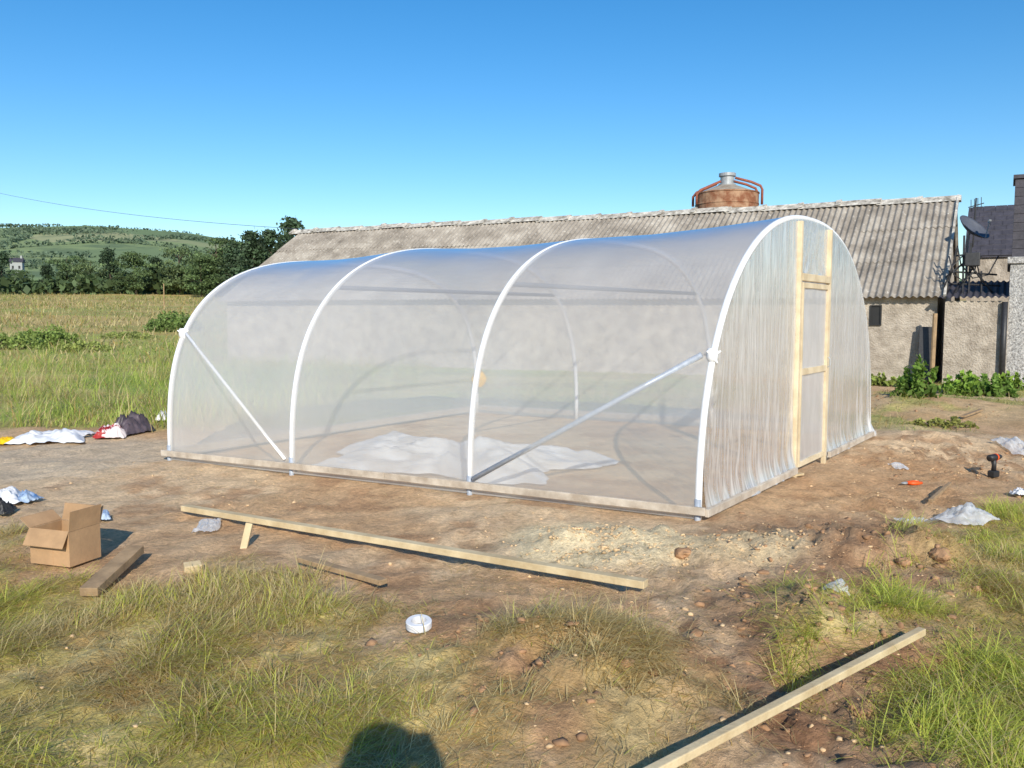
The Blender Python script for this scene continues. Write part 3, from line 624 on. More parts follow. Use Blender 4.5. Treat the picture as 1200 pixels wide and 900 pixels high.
wl.obox(E+Gb*(2*HW-.55)-Zv*.3+Lb*.12, Lb*(LEN-.24), Gb*.3, Zv*2.28)
for d0 in (.12, LEN-.42):
    a = E+Lb*d0+Gb*.56; b_ = E+Lb*d0+Gb*(2*HW-.56); c_ = E+Lb*d0+Gb*HW
    pts = [a-Zv*.3, b_-Zv*.3, b_+Zv*2.05, c_+Zv*(ZR-.18), a+Zv*2.05]; q = [v+Lb*.3 for v in pts]
    wl.add(pts+q, [(0, 1, 2, 3, 4), (9, 8, 7, 6, 5)]+[(i, i+5, (i+1) % 5+5, (i+1) % 5) for i in range(5)])
wl.build('wall', 'render', barn)
vb = MB(); a = E-Lb*.03+Zv*(ZE-.02); vb.bar(a, E-Lb*.03+Gb*HW+Zv*(ZR+.02), .05, .12); vb.build('verge_board', 'ridge', barn)
def onwall(x_, y_, P0, dr):           # sight line meets a vertical plane through P0 along dr
    r = ray(x_, y_); nn = Vector((dr.y, -dr.x, 0)); k = (P0-Vector((0, 0, H))).dot(nn)/r.dot(nn); return Vector((0, 0, H))+r*k
W0 = E+Gb*.25
a = onwall(1021, 380, W0, Lb); b_ = onwall(1032, 359, W0, Lb); wd = (b_-a).dot(-Lb); ht = b_.z-a.z
win = MB().obox(a-Gb*.012, -Lb*wd, Gb*.03, Zv*ht).build('window', 'dark', barn)
fm_ = MB()
for (o_, ex, ez) in ((a-Gb*.04-Zv*.03, -Lb*wd, Zv*.03), (a-Gb*.04+Zv*ht, -Lb*wd, Zv*.03), (a-Gb*.04+Lb*.03-Zv*.03, -Lb*.03, Zv*(ht+.06)), (a-Gb*.04-Lb*wd-Zv*.03, -Lb*.03, Zv*(ht+.06))): fm_.obox(o_, ex, Gb*.04, ez)
fm_.build('frame', 'dark', win)

fr = -Lb
lt = thing('lean_to', 'small pebbledash outbuilding with a low corrugated roof at the right end of the barn', 'outbuilding', E+fr*.1)
MB().obox(E+fr*.05-Gb*.05-Zv*.3, fr*1.22, Gb*2.6, Zv*2.12).build('wall', 'render', lt)
rm = MB(); nc = 90
for i in range(nc+1):
    for j in range(3): rm.v.append(E+fr*(-.05+1.33*i/nc)+Gb*(-.2+1.5*j)+Zv*(1.9+.22*j+.022*math.cos(2*PI*i/9)))
for i in range(nc):
    for j in range(2): a = i*3+j; rm.f.append((a, a+3, a+4, a+1))
rm.build('roof', 'slate', lt, smooth=True)
MB().tube([E+fr*1.2-Gb*.13-Zv*.1, E+fr*1.2-Gb*.13+Zv*1.8], .06, 10).build('gap_shade', 'blackmetal', lt, smooth=True)  # dark tube put in for the shaded gap at this end

Hs = Vector((10.70, 18.46, 0))
ho = thing('farmhouse', 'grey white roughcast gable corner below a dark slate hung stack', 'house', Hs)
MB().obox(Hs-Zv*.3, fr*4, Gb*4, Zv*2.91).build('wall', 'white', ho)
MB().obox(Hs-fr*.06-Gb*.06+Zv*2.615, fr*4.1, Gb*4.1, Zv*.14).build('coping', 'white', ho, bevel=.01)
st = MB()
for k in range(9): st.obox(Hs+fr*.02+Gb*.3+Zv*(2.77+k*.186), fr*3, Gb*(1.2-.008*k), Zv*.178)
st.build('slate_stack', 'slate', ho)
MB().obox(Hs-fr*.02+Gb*.26+Zv*4.45, fr*3.1, Gb*1.28, Zv*.08).build('chimney_cap', 'slate', ho)
Os = Vector((13.25, 25.0, 0))
ou = thing('slate_outhouse', 'dark slate roofed building behind the satellite dish', 'building', Os)
MB().obox(Os-Zv*.3, fr*6, Gb*3, Zv*3.5).build('wall', 'render', ou)
sr = MB()
for k in range(10):
    for i in range(20):
        o_ = Os+fr*(-.1+.31*i+(k % 2)*.1)-Gb*.1+Gb*(.17*k)+Zv*(3.22+.155*k+random.uniform(0, .008)); sr.obox(o_, fr*.302, Gb*.22+Zv*.18, Zv*.02)
sr.obox(Os-fr*.1-Gb*.08+Zv*3.17, fr*6.3, Gb*1.8+Zv*1.6, Zv*.03); sr.obox(Os-fr*.1+Gb*1.74+Zv*4.74, fr*6.3, Gb*1.5-Zv*1.4, Zv*.03)
sr.build('roof', 'slate', ou)
dc = ad(1139, 269, 21.4)
sd_ = thing('satellite_dish', 'dark grey satellite dish on a pole above the lean-to roof', 'satellite dish', dc)
Rm = Vector((.40, -.62, .72)).to_track_quat('Z', 'Y').to_matrix()
dmb = MB(); R0 = .42; pr = [(R0*i/10, .15*(i/10)**2) for i in range(11)]+[(R0*i/10, .15*(i/10)**2-.02) for i in range(10, -1, -1)]
dmb.lathe(dc, [(max(.001, r_), z_-.05) for r_, z_ in pr], 32, Rm).build('reflector', 'dish', sd_, smooth=True)
MB().tube([dc+Rm @ Vector((0, -.40, .08)), dc+Rm @ Vector((0, -.2, .40))], .015, 6).tube([dc+Rm @ Vector((0, -.2, .38)), dc+Rm @ Vector((0, -.16, .46))], .035, 8).build('feed_arm', 'steel', sd_)
MB().tube([dc+Rm @ Vector((0, 0, -.08)), dc+Vector((-.02, .14, -.2)), dc+Vector((-.02, .14, -1.5))], .03, 8).build('mast', 'steel', sd_, smooth=True)
fk = thing('metal_rack', 'tangle of thin dark metal rods and cables standing below the satellite dish', 'metal rack', ad(1130, 340, 19.2))
rk = MB()
for (x0, y0, x1, y1) in [(1108, 345, 1122, 290), (1165, 345, 1128, 300), (1112, 318, 1168, 322), (1105, 332, 1172, 335), (1135, 345, 1138, 285), (1118, 345, 1150, 300), (1150, 345, 1150, 318), (1120, 300, 1146, 296), (1108, 325, 1140, 300), (1128, 345, 1130, 276)]:
    rk.tube([ad(x0, y0, 19.25+random.uniform(-.15, .15)), ad(x1, y1, 19.25+random.uniform(-.15, .15))], .022, 6)
rk.build('rod_frame', 'blackmetal', fk)
cb_ = MB()
for (pts_) in [[(1112, 300), (1118, 322), (1130, 330), (1142, 318), (1146, 300)], [(1122, 288), (1126, 310), (1140, 326), (1158, 322), (1170, 300)], [(1106, 338), (1116, 312), (1132, 296), (1144, 306), (1150, 330)]]:
    Yc = 19.1+random.uniform(-.1, .1); cb_.tube([ad(u_, v_, Yc) for u_, v_ in pts_], .015, 6)
cb_.build('cable_loop', 'blackmetal', fk, smooth=True)
MB().obox(ad(1130, 312, 19.0), fr*.3, Gb*.12, Zv*.3).build('junction_box', 'blackmetal', fk, bevel=.02)
ae = thing('aerial', 'small dark aerial on a short mast beside the barn ridge end', 'aerial', ad(1140, 290, 22.4))
MB().tube([ad(1140, 290, 22.4), ad(1144, 232, 22.4)], .02, 6).build('mast', 'blackmetal', ae)
ar = MB().tube([ad(1135, 243, 22.4), ad(1153, 238, 22.5)], .013, 5)
for k in range(4): ar.tube([ad(1138+4*k, 248-k, 22.4), ad(1138+4*k, 234-k, 22.4)], .009, 5)
ar.build('antenna_bar', 'blackmetal', ae)

# feed silo behind the barn
sc0 = Vector((7.5, 30.2, 0))
si = thing('silo', 'steel silo with a rusty upper band and grey filler cap rising behind the barn roof', 'silo', sc0)
SR = 1.06; zz = lambda yp: 1.5+(370-yp)/1000*30.2
MB().lathe(sc0, [(SR, -.3)]+sum([[(SR, .7*k), (SR+.03, .7*k+.05), (SR, .7*k+.1)] for k in range(1, 7)], [])+[(SR, zz(244))], 40).build('drum', 'palerust', si, smooth=True)
MB().lathe(sc0, [(SR+.015, zz(249)), (SR+.015, zz(243.5)), (SR+.03, zz(243)), (SR+.03, zz(242)), (SR+.015, zz(241.5)), (SR+.015, zz(231)), (SR+.04, zz(230.5)), (SR+.04, zz(229.5)), (SR-.02, zz(229))], 40).build('rusty_band', 'rust', si)
MB().lathe(sc0, [(SR-.03, zz(229.6)), (.34, zz(220.5)), (.0, zz(220))], 40).build('cone_roof', 'palerust', si, smooth=True)
MB().lathe(sc0, [(.30, zz(222)), (.30, zz(219)), (.235, zz(218.5)), (.235, zz(210)), (.29, zz(210)), (.29, zz(206.5)), (.0, zz(206))], 24).build('filler_cap', 'steel', si)
for off in (-.3, .3):
    MB().tube([sc0+Vector((-1.12, off, zz(243))), sc0+Vector((-1.12, off, zz(232))), sc0+Vector((-1.0, off, zz(227))), sc0+Vector((-.3, off, zz(217)))], .045, 8).build('guard_rail', 'rustpipe', si, smooth=True)
    MB().tube([sc0+Vector((.2, off, zz(213))), sc0+Vector((.75, off, zz(217.5))), sc0+Vector((1.08, off, zz(222))), sc0+Vector((1.14, off, zz(226))), sc0+Vector((1.14, off, zz(243)))], .045, 8).build('guard_rail', 'rustpipe', si, smooth=True)

# things along the barn wall
q = onwall(1081, 425, W0-Gb*.2, Lb)
tag(MB().obox(Vector((q.x-.16, q.y-.1, hz1(q.x, q.y))), -Lb*.34, Gb*.04, Zv*1.25+Gb*.15).build('dark_board', 'blackmetal', None, (q.x, q.y, hz1(q.x, q.y)), bevel=.01), 'narrow dark board leaning against the barn wall above the weeds', 'board')  # plain dark board added for an unidentified dark strip on the wall
q = onwall(1092, 440, W0-Gb*.5, Lb)
tag(MB().tube([(q.x, q.y, hz1(q.x, q.y)-.1), (q.x+.03, q.y+.02, 1.55)], .05, 8).build('wooden_stake', 'oldwood', None, (q.x, q.y, 0)), 'brown wooden stake standing upright in front of the barn wall', 'stake')
def weed(x_, y_, w, h_, n, greens, label, name='weed_clump', leaf=.08):
    p_ = gpt(x_, y_); t_ = thing(name, label, 'plant', p_, local=True)
    nc = max(8, int(n/45)); ca = RNG.uniform(0, 2*PI, nc); cr_ = w*np.sqrt(RNG.random(nc))*.9; ch = h_*RNG.uniform(.35, 1.1, nc)*(1-.5*(cr_/w)**2)
    idx = RNG.integers(0, nc, n); f = RNG.random(n)
    C_ = np.stack([cr_[idx]*np.cos(ca[idx])+RNG.normal(0, .14*w, n)*(1.2-f), cr_[idx]*np.sin(ca[idx])*.7+RNG.normal(0, .14*w, n)*(1.2-f), ch[idx]*f+.01], 1)
    C_[:, 2] += hz(p_.x+C_[:, 0], p_.y+C_[:, 1])-p_.z
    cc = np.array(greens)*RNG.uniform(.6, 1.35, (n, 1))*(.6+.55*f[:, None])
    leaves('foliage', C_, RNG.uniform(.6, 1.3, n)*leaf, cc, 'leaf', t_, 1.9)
    sm_ = MB()
    for k in range(min(nc, 14)): sm_.tube([(0, 0, -.12), (cr_[k]*.6*math.cos(ca[k]), cr_[k]*.42*math.sin(ca[k]), .02), (cr_[k]*math.cos(ca[k]), cr_[k]*.7*math.sin(ca[k]), ch[k]*.9)], [.014, .012, .004], 5)
    sm_.build('stem', 'bark', t_)
    return t_
NG = srgb(116, 146, 66)
weed(1072, 462, .38, .72, 800, NG, 'tall green weeds beside the wooden stake at the barn wall', leaf=.07)
weed(1030, 452, .45, .3, 600, srgb(140, 154, 74), 'low yellow green weeds at the foot of the wall right of the polytunnel', leaf=.055)
weed(1126, 462, .5, .48, 1000, srgb(132, 162, 68), 'broad leafy green weeds right of the wooden stake', leaf=.07)
weed(1164, 464, .4, .42, 800, NG, 'leafy weeds at the foot of the white gable corner', leaf=.07)
weed(1197, 458, .45, .45, 800, srgb(128, 154, 66), 'leafy weeds at the right edge below the white wall', leaf=.07)
weed(1110, 500, .45, .12, 450, srgb(156, 158, 86), 'small green weeds on the soil bank in front of the outbuilding', leaf=.035)

# ---------------------------------------------------------------- far left: bushes, trees, cottage, cable
BG = srgb(142, 160, 86)
weed(14, 408, 1.3, .6, 3000, BG, 'low green bramble clump touching the left edge of the meadow', name='bramble_bush', leaf=.075)
weed(58, 405, 1.2, .8, 3000, srgb(132, 152, 80), 'tallest of the low bramble clumps in the meadow at the left', name='bramble_bush', leaf=.075)
weed(98, 412, 1.0, .4, 2200, srgb(154, 164, 92), 'small pale bramble clump at the right end of the bramble patch', name='bramble_bush', leaf=.07)
weed(205, 388, 1.5, 1.0, 5500, srgb(120, 142, 78), 'rounded green bush in the meadow behind the left end of the polytunnel', name='round_bush', leaf=.09)
weed(150, 396, 1.2, .3, 1800, srgb(154, 164, 94), 'low scrubby green patch between bramble clumps and round bush', name='low_bush', leaf=.07)
def make_tree(name, label, loc, h_, w, kind, group, n=3200):
    t_ = thing(name, label, 'tree', loc, random.uniform(0, 6), group, local=True)
    tk = MB(); ln = random.uniform(-.08, .08)
    tk.tube([(0, 0, -.5), (ln*h_*.4, 0, h_*.4), (ln*h_, 0, h_*.92)], [.03*h_, .02*h_, .005*h_], 7)
    for k in range(9):
        z0 = h_*random.uniform(.25, .8); a = random.uniform(0, 6.3); L_ = w*random.uniform(.5, .95)*(1.1-z0/h_)
        tk.tube([(ln*z0, 0, z0), (ln*z0+L_*.6*math.cos(a), L_*.6*math.sin(a), z0+.08*h_), (L_*math.cos(a), L_*math.sin(a), z0+.12*h_)], [.01*h_, .006*h_, .002*h_], 5)
    tk.build('trunk', 'bark', t_)
    nc = 42; cl = []
    for k in range(nc):
        f = RNG.uniform(.12, 1)
        if kind == 'conifer': rad = w*(1.04-f)**.7*RNG.uniform(.3, 1.15)
        else: rad = w*math.sqrt(max(.02, 1-((f-.55)/.5)**2))*RNG.uniform(.1, 1)
        a = RNG.uniform(0, 2*PI); cl.append((rad*math.cos(a)+ln*f*h_, rad*math.sin(a), f*h_*.95, RNG.uniform(.5, 1.35)))
    cl = np.array(cl); idx = RNG.integers(0, nc, n); sp = RNG.normal(0, 1, (n, 3))*np.array([w*.15, w*.15, h_*.03])
    C_ = cl[idx, :3]+sp; base = {'conifer': srgb(76, 96, 70), 'round': srgb(98, 118, 76), 'pale': srgb(118, 136, 92)}[kind]
    cc = np.array(base)*cl[idx, 3:4]*RNG.uniform(.7, 1.3, (n, 1))
    leaves('crown', C_, RNG.uniform(.6, 1.3, n)*h_*.034, cc, 'leaf', t_, 1.6)
    return t_
TL = [(341, 352, 255, 100, 'conifer', 'tall ragged dark conifer rising above the left end of the barn roof'),
      (320, 352, 266, 106, 'conifer', 'dark conifer just left of the tallest one by the barn roof'),
      (298, 352, 270, 103, 'conifer', 'dark pointed conifer third from the barn roof'),
      (278, 352, 282, 110, 'conifer', 'shorter dark conifer in the row left of the barn'),
      (256, 351, 278, 112, 'round', 'round crowned tree in the tree belt right of the thin post'),
      (236, 352, 296, 108, 'round', 'small dark tree in the tree belt behind the round bush'),
      (212, 350, 288, 115, 'pale', 'paler green tree in the tree belt beside the thin post'),
      (184, 350, 300, 116, 'conifer', 'dark conifer behind the thin post in the meadow'),
      (160, 350, 294, 112, 'round', 'bushy dark tree in the middle of the far tree belt'),
      (132, 350, 290, 118, 'conifer', 'conifer with a narrow top in the middle of the far tree belt'),
      (108, 349, 304, 114, 'pale', 'pale bushy tree right of the distant white cottage'),
      (80, 349, 299, 116, 'round', 'low round tree near the distant white cottage'),
      (54, 348, 308, 112, 'conifer', 'low dark conifer next to the distant white cottage'),
      (26, 348, 316, 113, 'round', 'low tree in front of the distant white cottage'),
      (2, 348, 294, 118, 'conifer', 'dark tree at the very left edge of the tree belt')]
for (x_, yb, yt, Yd, kd, lb) in TL:
    q = ad(x_, yb, Yd); zg = hz1(q.x, q.y); top = ad(x_, yt, Yd).z; h_ = top-zg
    make_tree('conifer_tree' if kd == 'conifer' else 'bushy_tree', lb, (q.x, q.y, zg), h_, h_*(.3 if kd == 'conifer' else .5)*1.1, kd, 'trees in the belt beyond the meadow')
n = 32000; a = np.radians(RNG.uniform(-42, -10, n)); r = RNG.uniform(122, 205, n); lump = vn(np.degrees(a)*1.1, r*.05, 5)
wx = r*np.sin(a); wy = r*np.cos(a); top = (1.6+5.5*lump)*np.interp(np.degrees(a), [-42, -31, -26, -18, -10], [.5, .55, .7, 1.05, 1.2])+(r-125)*.02
wz = 3.2+RNG.random(n)**.7*top
cc = np.array(srgb(94, 114, 76))*RNG.uniform(.55, 1.25, (n, 1))*(.55+.8*vn(np.degrees(a)*2, r*.1, 9))[:, None]
tag(leaves('woodland', np.stack([wx, wy, wz], 1), RNG.uniform(.4, 1.0, n), cc, 'leaf', None, 1.4), 'dark mixed woodland filling the valley below the hill', 'woodland', kind='stuff')
ct = ad(20, 308, 150)
co = thing('cottage', 'tiny distant white cottage among the trees at the left edge', 'house', (ct.x, ct.y, ct.z-4.6), .3, local=True)
MB().box((0, 0, 2.2), (1.9, 1.6, 5.2)).build('wall', 'farwall', co)
cr_ = MB().add([(-1.1, -.95, 4.7), (1.1, -.95, 4.7), (1.1, 0, 5.5), (-1.1, 0, 5.5), (-1.1, .95, 4.7), (1.1, .95, 4.7)], [(0, 1, 2, 3), (3, 2, 5, 4), (0, 3, 4), (1, 5, 2)]).build('roof', 'slate', co)
MB().box((.7, 0, 5.6), (.3, .3, .5)).build('chimney', 'farwall', cr_)
for k in (-1, 1): MB().box((k*.5, -.81, 3.8), (.3, .06, .5)).build('window', 'dark', co)
q = ad(192, 352, 70); tag(MB().tube([(q.x, q.y, hz1(q.x, q.y)-.3), (q.x+.03, q.y, hz1(q.x, q.y)+2.1)], [.055, .04], 8).build('fence_post', 'oldwood', None, (q.x, q.y, hz1(q.x, q.y))), 'thin lone post standing at the far edge of the meadow', 'post')
a = ad(-90, 203, 60); b_ = E+Lb*(LEN-.4)+Gb*HW+Zv*(ZR+.1)
pts = [a.lerp(b_, i/24)-Zv*(.6*4*(i/24)*(1-i/24)) for i in range(25)]
tag(MB().tube(pts, .009, 5).build('overhead_cable', 'cable', None, b_), 'thin overhead cable sagging across the sky to the barn', 'cable')
pl = thing('utility_pole', 'wooden utility pole carrying the overhead cable outside the left edge', 'pole', (a.x, a.y, hz1(a.x, a.y)))
MB().tube([(a.x, a.y, hz1(a.x, a.y)-.5), (a.x, a.y, a.z+.4)], [.15, .1], 10).build('shaft', 'oldwood', pl, smooth=True)
MB().box((a.x, a.y, a.z+.05), (.9, .1, .1)).build('crossarm', 'oldwood', pl)

# ---------------------------------------------------------------- timber on the ground
def plank(x0, y0, x1, y1, w, th, mat, label, name='timber_plank', dz0=.0, dz1=.0, cat='plank'):
    a = gpt(x0, y0); b_ = gpt(x1, y1); a.z += th/2+.012+dz0; b_.z += th/2+.012+dz1
    return tag(MB().bar(a, b_, w, th).build(name, mat, None, (a+b_)/2, bevel=.004), label, cat)
plank(216, 603, 757, 696, .065, .042, 'wood', 'long pale timber plank lying in front of the polytunnel', dz0=.02, dz1=.02)
plank(352, 664, 450, 692, .06, .03, 'oldwood', 'short brown batten lying on the soil below the long plank', 'wooden_batten', cat='batten', dz0=.02, dz1=.02)
plank(719, 946, 1080, 757, .036, .032, 'wood', 'pale batten at the bottom right with its far end resting on grass', 'wooden_batten', dz0=.02, dz1=.04, cat='batten')
plank(104, 702, 160, 662, .10, .05, 'oldwood', 'short thick timber offcut in the grass right of the cardboard box', 'timber_offcut', dz1=.06, cat='offcut')
plank(1090, 592, 1113, 574, .03, .025, 'oldwood', 'short pale stick on the soil left of the clear plastic on the right', 'wooden_stick', cat='stick', dz0=.01, dz1=.03)
plank(1128, 492, 1150, 484, .06, .03, 'oldwood', 'small wooden offcut on the soil bank near the weeds', 'timber_offcut', cat='offcut', dz0=.02, dz1=.02)
plank(918, 562, 940, 558, .05, .02, 'wood', 'tiny pale wood chip by the foot of the polytunnel door', 'wood_chip', cat='wood chip')
q = gpt(285, 642); tag(MB().bar(q-Zv*.02, q+Vector((.03, .05, .15)), .045, .03, (0, 1, 0)).build('timber_peg', 'wood', None, q, bevel=.004), 'short upright wooden peg at the left end of the long plank', 'peg')
q = gpt(226, 671); tag(MB().box(q+Zv*.03, (.10, .06, .055), Matrix.Rotation(.5, 3, 'Z') @ Matrix.Rotation(.3, 3, 'X')).build('wood_block', 'wood', None, q, bevel=.006), 'small pale wooden block at the edge of the left hand grass', 'block')

q = gpt(491, 738); tr_ = thing('tape_roll', 'white roll of tape lying flat on the soil in the foreground', 'tape roll', q, local=True)
Rt = Matrix.Rotation(.16, 3, 'X'); R1, R2, Ht = .061, .04, .036
MB().lathe((0, 0, .012), [(R2, 0), (R1-.004, 0), (R1, .004), (R1, Ht-.004), (R1-.004, Ht), (R2, Ht), (R2, 0)], 40, Rt).build('tape', 'plastic', tr_)
MB().lathe((0, 0, .012), [(R2-.004, -.001), (R2-.0005, -.001), (R2-.0005, Ht+.001), (R2-.004, Ht+.001), (R2-.004, -.001)], 40, Rt).build('core', 'plastic', tr_)

q = gpt(78, 658); bx = thing('cardboard_box', 'open brown cardboard box with raised flaps at the left edge of the soil', 'box', q, -.32, local=True)
w, dp, hh_ = .30, .24, .21; tk = .005
bm_ = MB()
bm_.obox((-w/2, -dp/2, .01), (w, 0, 0), (0, tk, 0), (0, 0, hh_)); bm_.obox((-w/2, dp/2-tk, .01), (w, 0, 0), (0, tk, 0), (0, 0, hh_))
bm_.obox((-w/2, -dp/2+tk, .01), (tk, 0, 0), (0, dp-2*tk, 0), (0, 0, hh_)); bm_.obox((w/2-tk, -dp/2+tk, .01), (tk, 0, 0), (0, dp-2*tk, 0), (0, 0, hh_)); bm_.obox((-w/2+tk, -dp/2+tk, .01), (w-2*tk, 0, 0), (0, dp-2*tk, 0), (0, 0, tk))
bm_.build('body', 'card', bx)
zt = hh_+.012
MB().obox((w/2-.004, -dp/2, zt), (.0, dp, 0), (.005, 0, .0), (.015, .0, .12)).build('flap', 'card', bx)
MB().obox((-w/2, -dp/2, zt), (0, dp, 0), (0, 0, .005), (-.07, 0, .055)).build('flap', 'card', bx)
MB().obox((-w/2, -dp/2, zt), (w, 0, 0), (0, .0, .005), (0, -.05, -.09)).build('flap', 'card', bx)
MB().obox((-w/2, dp/2, zt), (w, 0, 0), (0, .005, 0), (0, .03, .10)).build('flap', 'card', bx)
MB().obox((-.025, -dp/2-.0015, .012), (.05, 0, 0), (0, .001, 0), (0, 0, hh_)).build('tape_strip', 'card', bx)

def lit(x_, y_, w, dp, h_, mat, label, rz=0, seed=1, name='plastic_sheet', cat='plastic sheet', tilt=0): return crumple(name, mat, gpt(x_, y_), w, dp, h_, rz, seed, label, cat, 30, tilt=tilt)
lit(58, 517, .95, .6, .15, 'plastic', 'crumpled white plastic sheet at the edge of the meadow', .1, 21)
lit(130, 511, .40, .5, .20, 'redwhite', 'red and white printed plastic sack beside the dark bag', .3, 23, 'plastic_sack', 'sack')
lit(154, 506, .36, .6, .30, 'darkbag', 'dark crumpled bag lying right of the red and white sack', -.3, 25, 'dark_bag', 'bag')
lit(192, 494, .18, .22, .18, 'plastic', 'small white plastic scrap by the left end of the polytunnel', 0, 27, 'plastic_scrap', 'plastic scrap')
lit(8, 520, .25, .3, .08, 'yellow', 'small yellow plastic scrap at the left edge of the meadow', 0, 29, 'plastic_scrap', 'plastic scrap')
lit(6, 588, .24, .32, .10, 'plastic', 'white plastic wrapper behind the cardboard box at the left edge', .4, 31, 'plastic_wrapper', 'wrapper')
lit(30, 588, .2, .22, .08, 'blueplastic', 'pale blue plastic wrapper behind the cardboard box', 0, 33, 'plastic_wrapper', 'wrapper')
lit(2, 604, .16, .2, .14, 'black', 'small dark object at the left edge behind the cardboard box', 0, 34, 'dark_scrap', 'scrap')
lit(118, 610, .14, .2, .06, 'blueplastic', 'bright blue plastic scrap right of the cardboard box', .5, 35, 'plastic_scrap', 'plastic scrap')
lit(243, 622, .17, .34, .05, 'clear', 'scrap of clear plastic at the left end of the long plank', .2, 37, 'plastic_scrap', 'plastic scrap')
lit(1128, 610, .46, .36, .10, 'clear', 'largest sheet of clear plastic on the soil at the right', .3, 39)
lit(1070, 612, .24, .15, .03, 'clear', 'thin strip of grey plastic left of the largest clear sheet', 0, 41, 'plastic_strip', 'plastic scrap')
lit(1192, 528, .28, .5, .10, 'clear', 'pale plastic sheet on the soil behind the cordless drill', 0, 43)
lit(1054, 548, .14, .24, .03, 'clear', 'small clear plastic scrap behind the orange handled pliers', 0, 45, 'plastic_scrap', 'plastic scrap')
lit(980, 688, .13, .10, .02, 'clear', 'small grey plastic scrap on dark soil in front of the right hand grass', 0, 47, 'plastic_scrap', 'plastic scrap')
lit(1195, 582, .14, .14, .06, 'plastic', 'white plastic scrap in the grass at the right edge', 0, 49, 'plastic_scrap', 'plastic scrap')

q = gpt(1164, 560); dr = thing('cordless_drill', 'black cordless drill with orange trim standing on the soil at the right', 'drill', q, .5, local=True)
MB().box((0, 0, .035), (.085, .07, .06)).build('battery', 'black', dr, bevel=.008)
MB().tube([(0, 0, .06), (.004, 0, .11), (-.008, 0, .17)], [.022, .02, .026], 12).build('grip', 'black', dr, smooth=True)
MB().tube([(-.075, 0, .185), (-.07, 0, .187), (.03, 0, .19), (.06, 0, .19)], [.022, .032, .032, .026], 16).build('motor_housing', 'black', dr, smooth=True)
MB().tube([(.012, 0, .19), (.028, 0, .19)], .0345, 16).build('torque_ring', 'orange', dr)
MB().tube([(.06, 0, .19), (.085, 0, .19), (.11, 0, .19)], [.022, .022, .012], 12).build('chuck', 'blackmetal', dr, smooth=True)
MB().tube([(.026, 0, .135), (.034, 0, .15), (.026, 0, .165)], .007, 6).build('trigger', 'orange', dr)
q = gpt(1063, 570); pr_ = thing('pliers', 'small pliers with orange handles lying on the soil', 'pliers', q, .2, local=True)
for k in (-1, 1):
    MB().tube([(0, 0, .03), (.03, k*.022, .03), (.08, k*.03, .03), (.13, k*.022, .03)], [.012, .015, .016, .012], 8).build('handle', 'orange', pr_, smooth=True)
    MB().tube([(.0, 0, .03), (-.03, k*.01, .03), (-.06, k*.002, .03)], [.012, .01, .004], 8).build('jaw', 'steel', pr_, smooth=True)

# ---------------------------------------------------------------- the person taking the picture, whose shadow falls on the grass
pe = thing('person', 'person in dark clothing standing behind the viewpoint with both hands raised to the face', 'person', (.03, -.41, -.005), local=True)
V = [(0, 0, .97, .16), (0, 0, 1.20, .155), (0, .0, 1.42, .16), (0, .01, 1.56, .08), (0, .04, 1.69, .14), (0, .04, 1.79, .11)]
Eg = [(0, 1), (1, 2), (2, 3), (3, 4), (4, 5)]
for k in (-1, 1):
    i = len(V); V += [(k*.20, 0, 1.46, .08), (k*.25, .14, 1.26, .06), (k*.135, .25, 1.50, .05), (k*.115, .27, 1.56, .044)]
    Eg += [(2, i), (i, i+1), (i+1, i+2), (i+2, i+3)]
    for f in range(5):
        j = len(V); fx = k*(.15-.017*f) if f else k*.085; V += [(fx, .285, 1.605 if f else 1.56, .010), (fx-k*.01, .295, 1.635 if f else 1.58, .009)]
        Eg += [(i+3, j), (j, j+1)]
    i = len(V); V += [(k*.10, 0, .88, .1), (k*.11, .02, .48, .065), (k*.12, -.01, .09, .05), (k*.13, .14, .055, .04)]
    Eg += [(0, i), (i, i+1), (i+1, i+2), (i+2, i+3)]
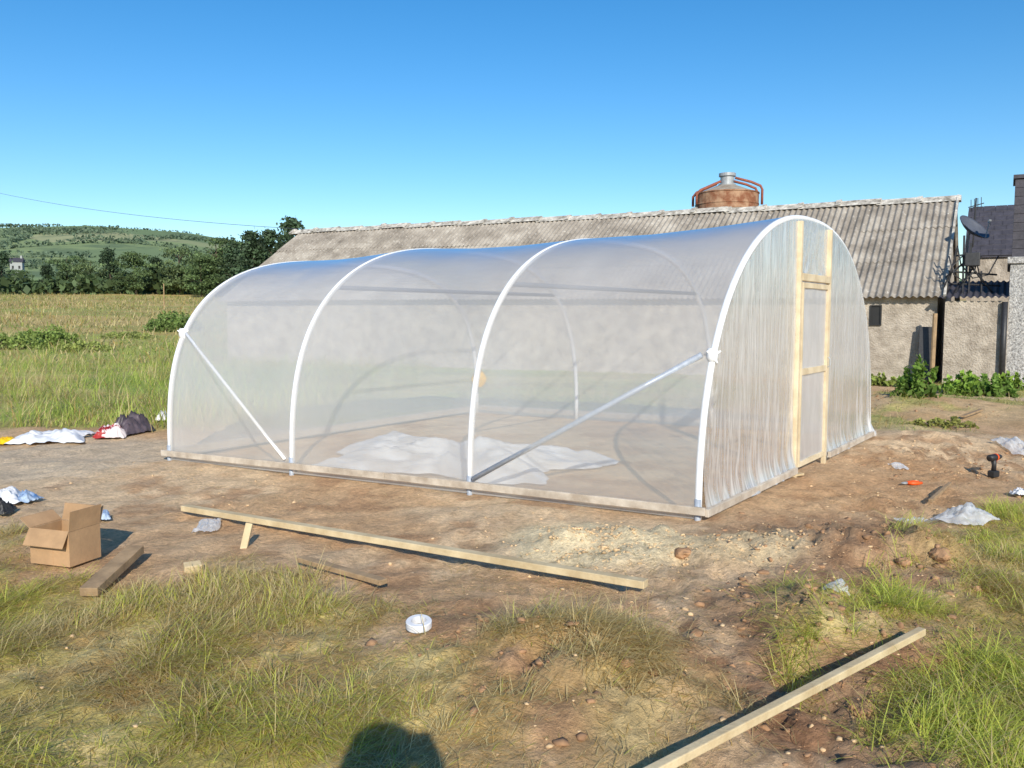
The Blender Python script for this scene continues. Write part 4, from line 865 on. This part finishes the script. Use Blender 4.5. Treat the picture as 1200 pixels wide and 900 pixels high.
me = bpy.data.meshes.new('body'); me.from_pydata([v[:3] for v in V], Eg, []); bo = bpy.data.objects.new('body', me); COL.objects.link(bo); bo.parent = pe
sk = bo.modifiers.new('Skin', 'SKIN')
for i, v in enumerate(V): me.skin_vertices[0].data[i].radius = (v[3], v[3])
me.skin_vertices[0].data[0].use_root = True
bo.modifiers.new('Sub', 'SUBSURF').levels = 1; me.materials.append(M['cloth'])

# ---------------------------------------------------------------- light, sky, camera
SE, SA = math.radians(27.5), math.radians(8.5)
dirn = Vector((-math.sin(SA)*math.cos(SE), math.cos(SA)*math.cos(SE), -math.sin(SE)))
sl = bpy.data.lights.new('Sun', 'SUN'); sl.energy = 5.0; sl.angle = math.radians(.5); sl.color = (1, .93, .80)
so = bpy.data.objects.new('Sun', sl); COL.objects.link(so); so.rotation_euler = dirn.to_track_quat('-Z', 'Y').to_euler()
w = bpy.data.worlds.new('World'); sc.world = w; w.use_nodes = True; nt = w.node_tree; nt.nodes.clear()
out = nt.nodes.new('ShaderNodeOutputWorld'); bg = nt.nodes.new('ShaderNodeBackground'); sk = nt.nodes.new('ShaderNodeTexSky')
sk.sky_type = 'NISHITA'; sk.sun_disc = False; sk.sun_elevation = SE; sk.sun_rotation = PI-SA; sk.altitude = 0; sk.air_density = 1.0; sk.dust_density = .2; sk.ozone_density = 3.0
hs = nt.nodes.new('ShaderNodeHueSaturation'); hs.inputs['Saturation'].default_value = 1.35; hs.inputs['Value'].default_value = 1.0
nt.links.new(sk.outputs[0], hs.inputs['Color']); nt.links.new(hs.outputs[0], bg.inputs[0])
bg.inputs[1].default_value = .15; nt.links.new(bg.outputs[0], out.inputs[0])
cd = bpy.data.cameras.new('Camera'); cd.sensor_width = 36; cd.lens = 30; cd.clip_start = .05; cd.clip_end = 4000
ca = bpy.data.objects.new('Camera', cd); COL.objects.link(ca); ca.location = (0, 0, H); ca.rotation_euler = (PI/2-P, 0, 0); sc.camera = ca
sc.view_settings.view_transform = 'Standard'; sc.view_settings.look = 'None'; sc.view_settings.exposure = 0
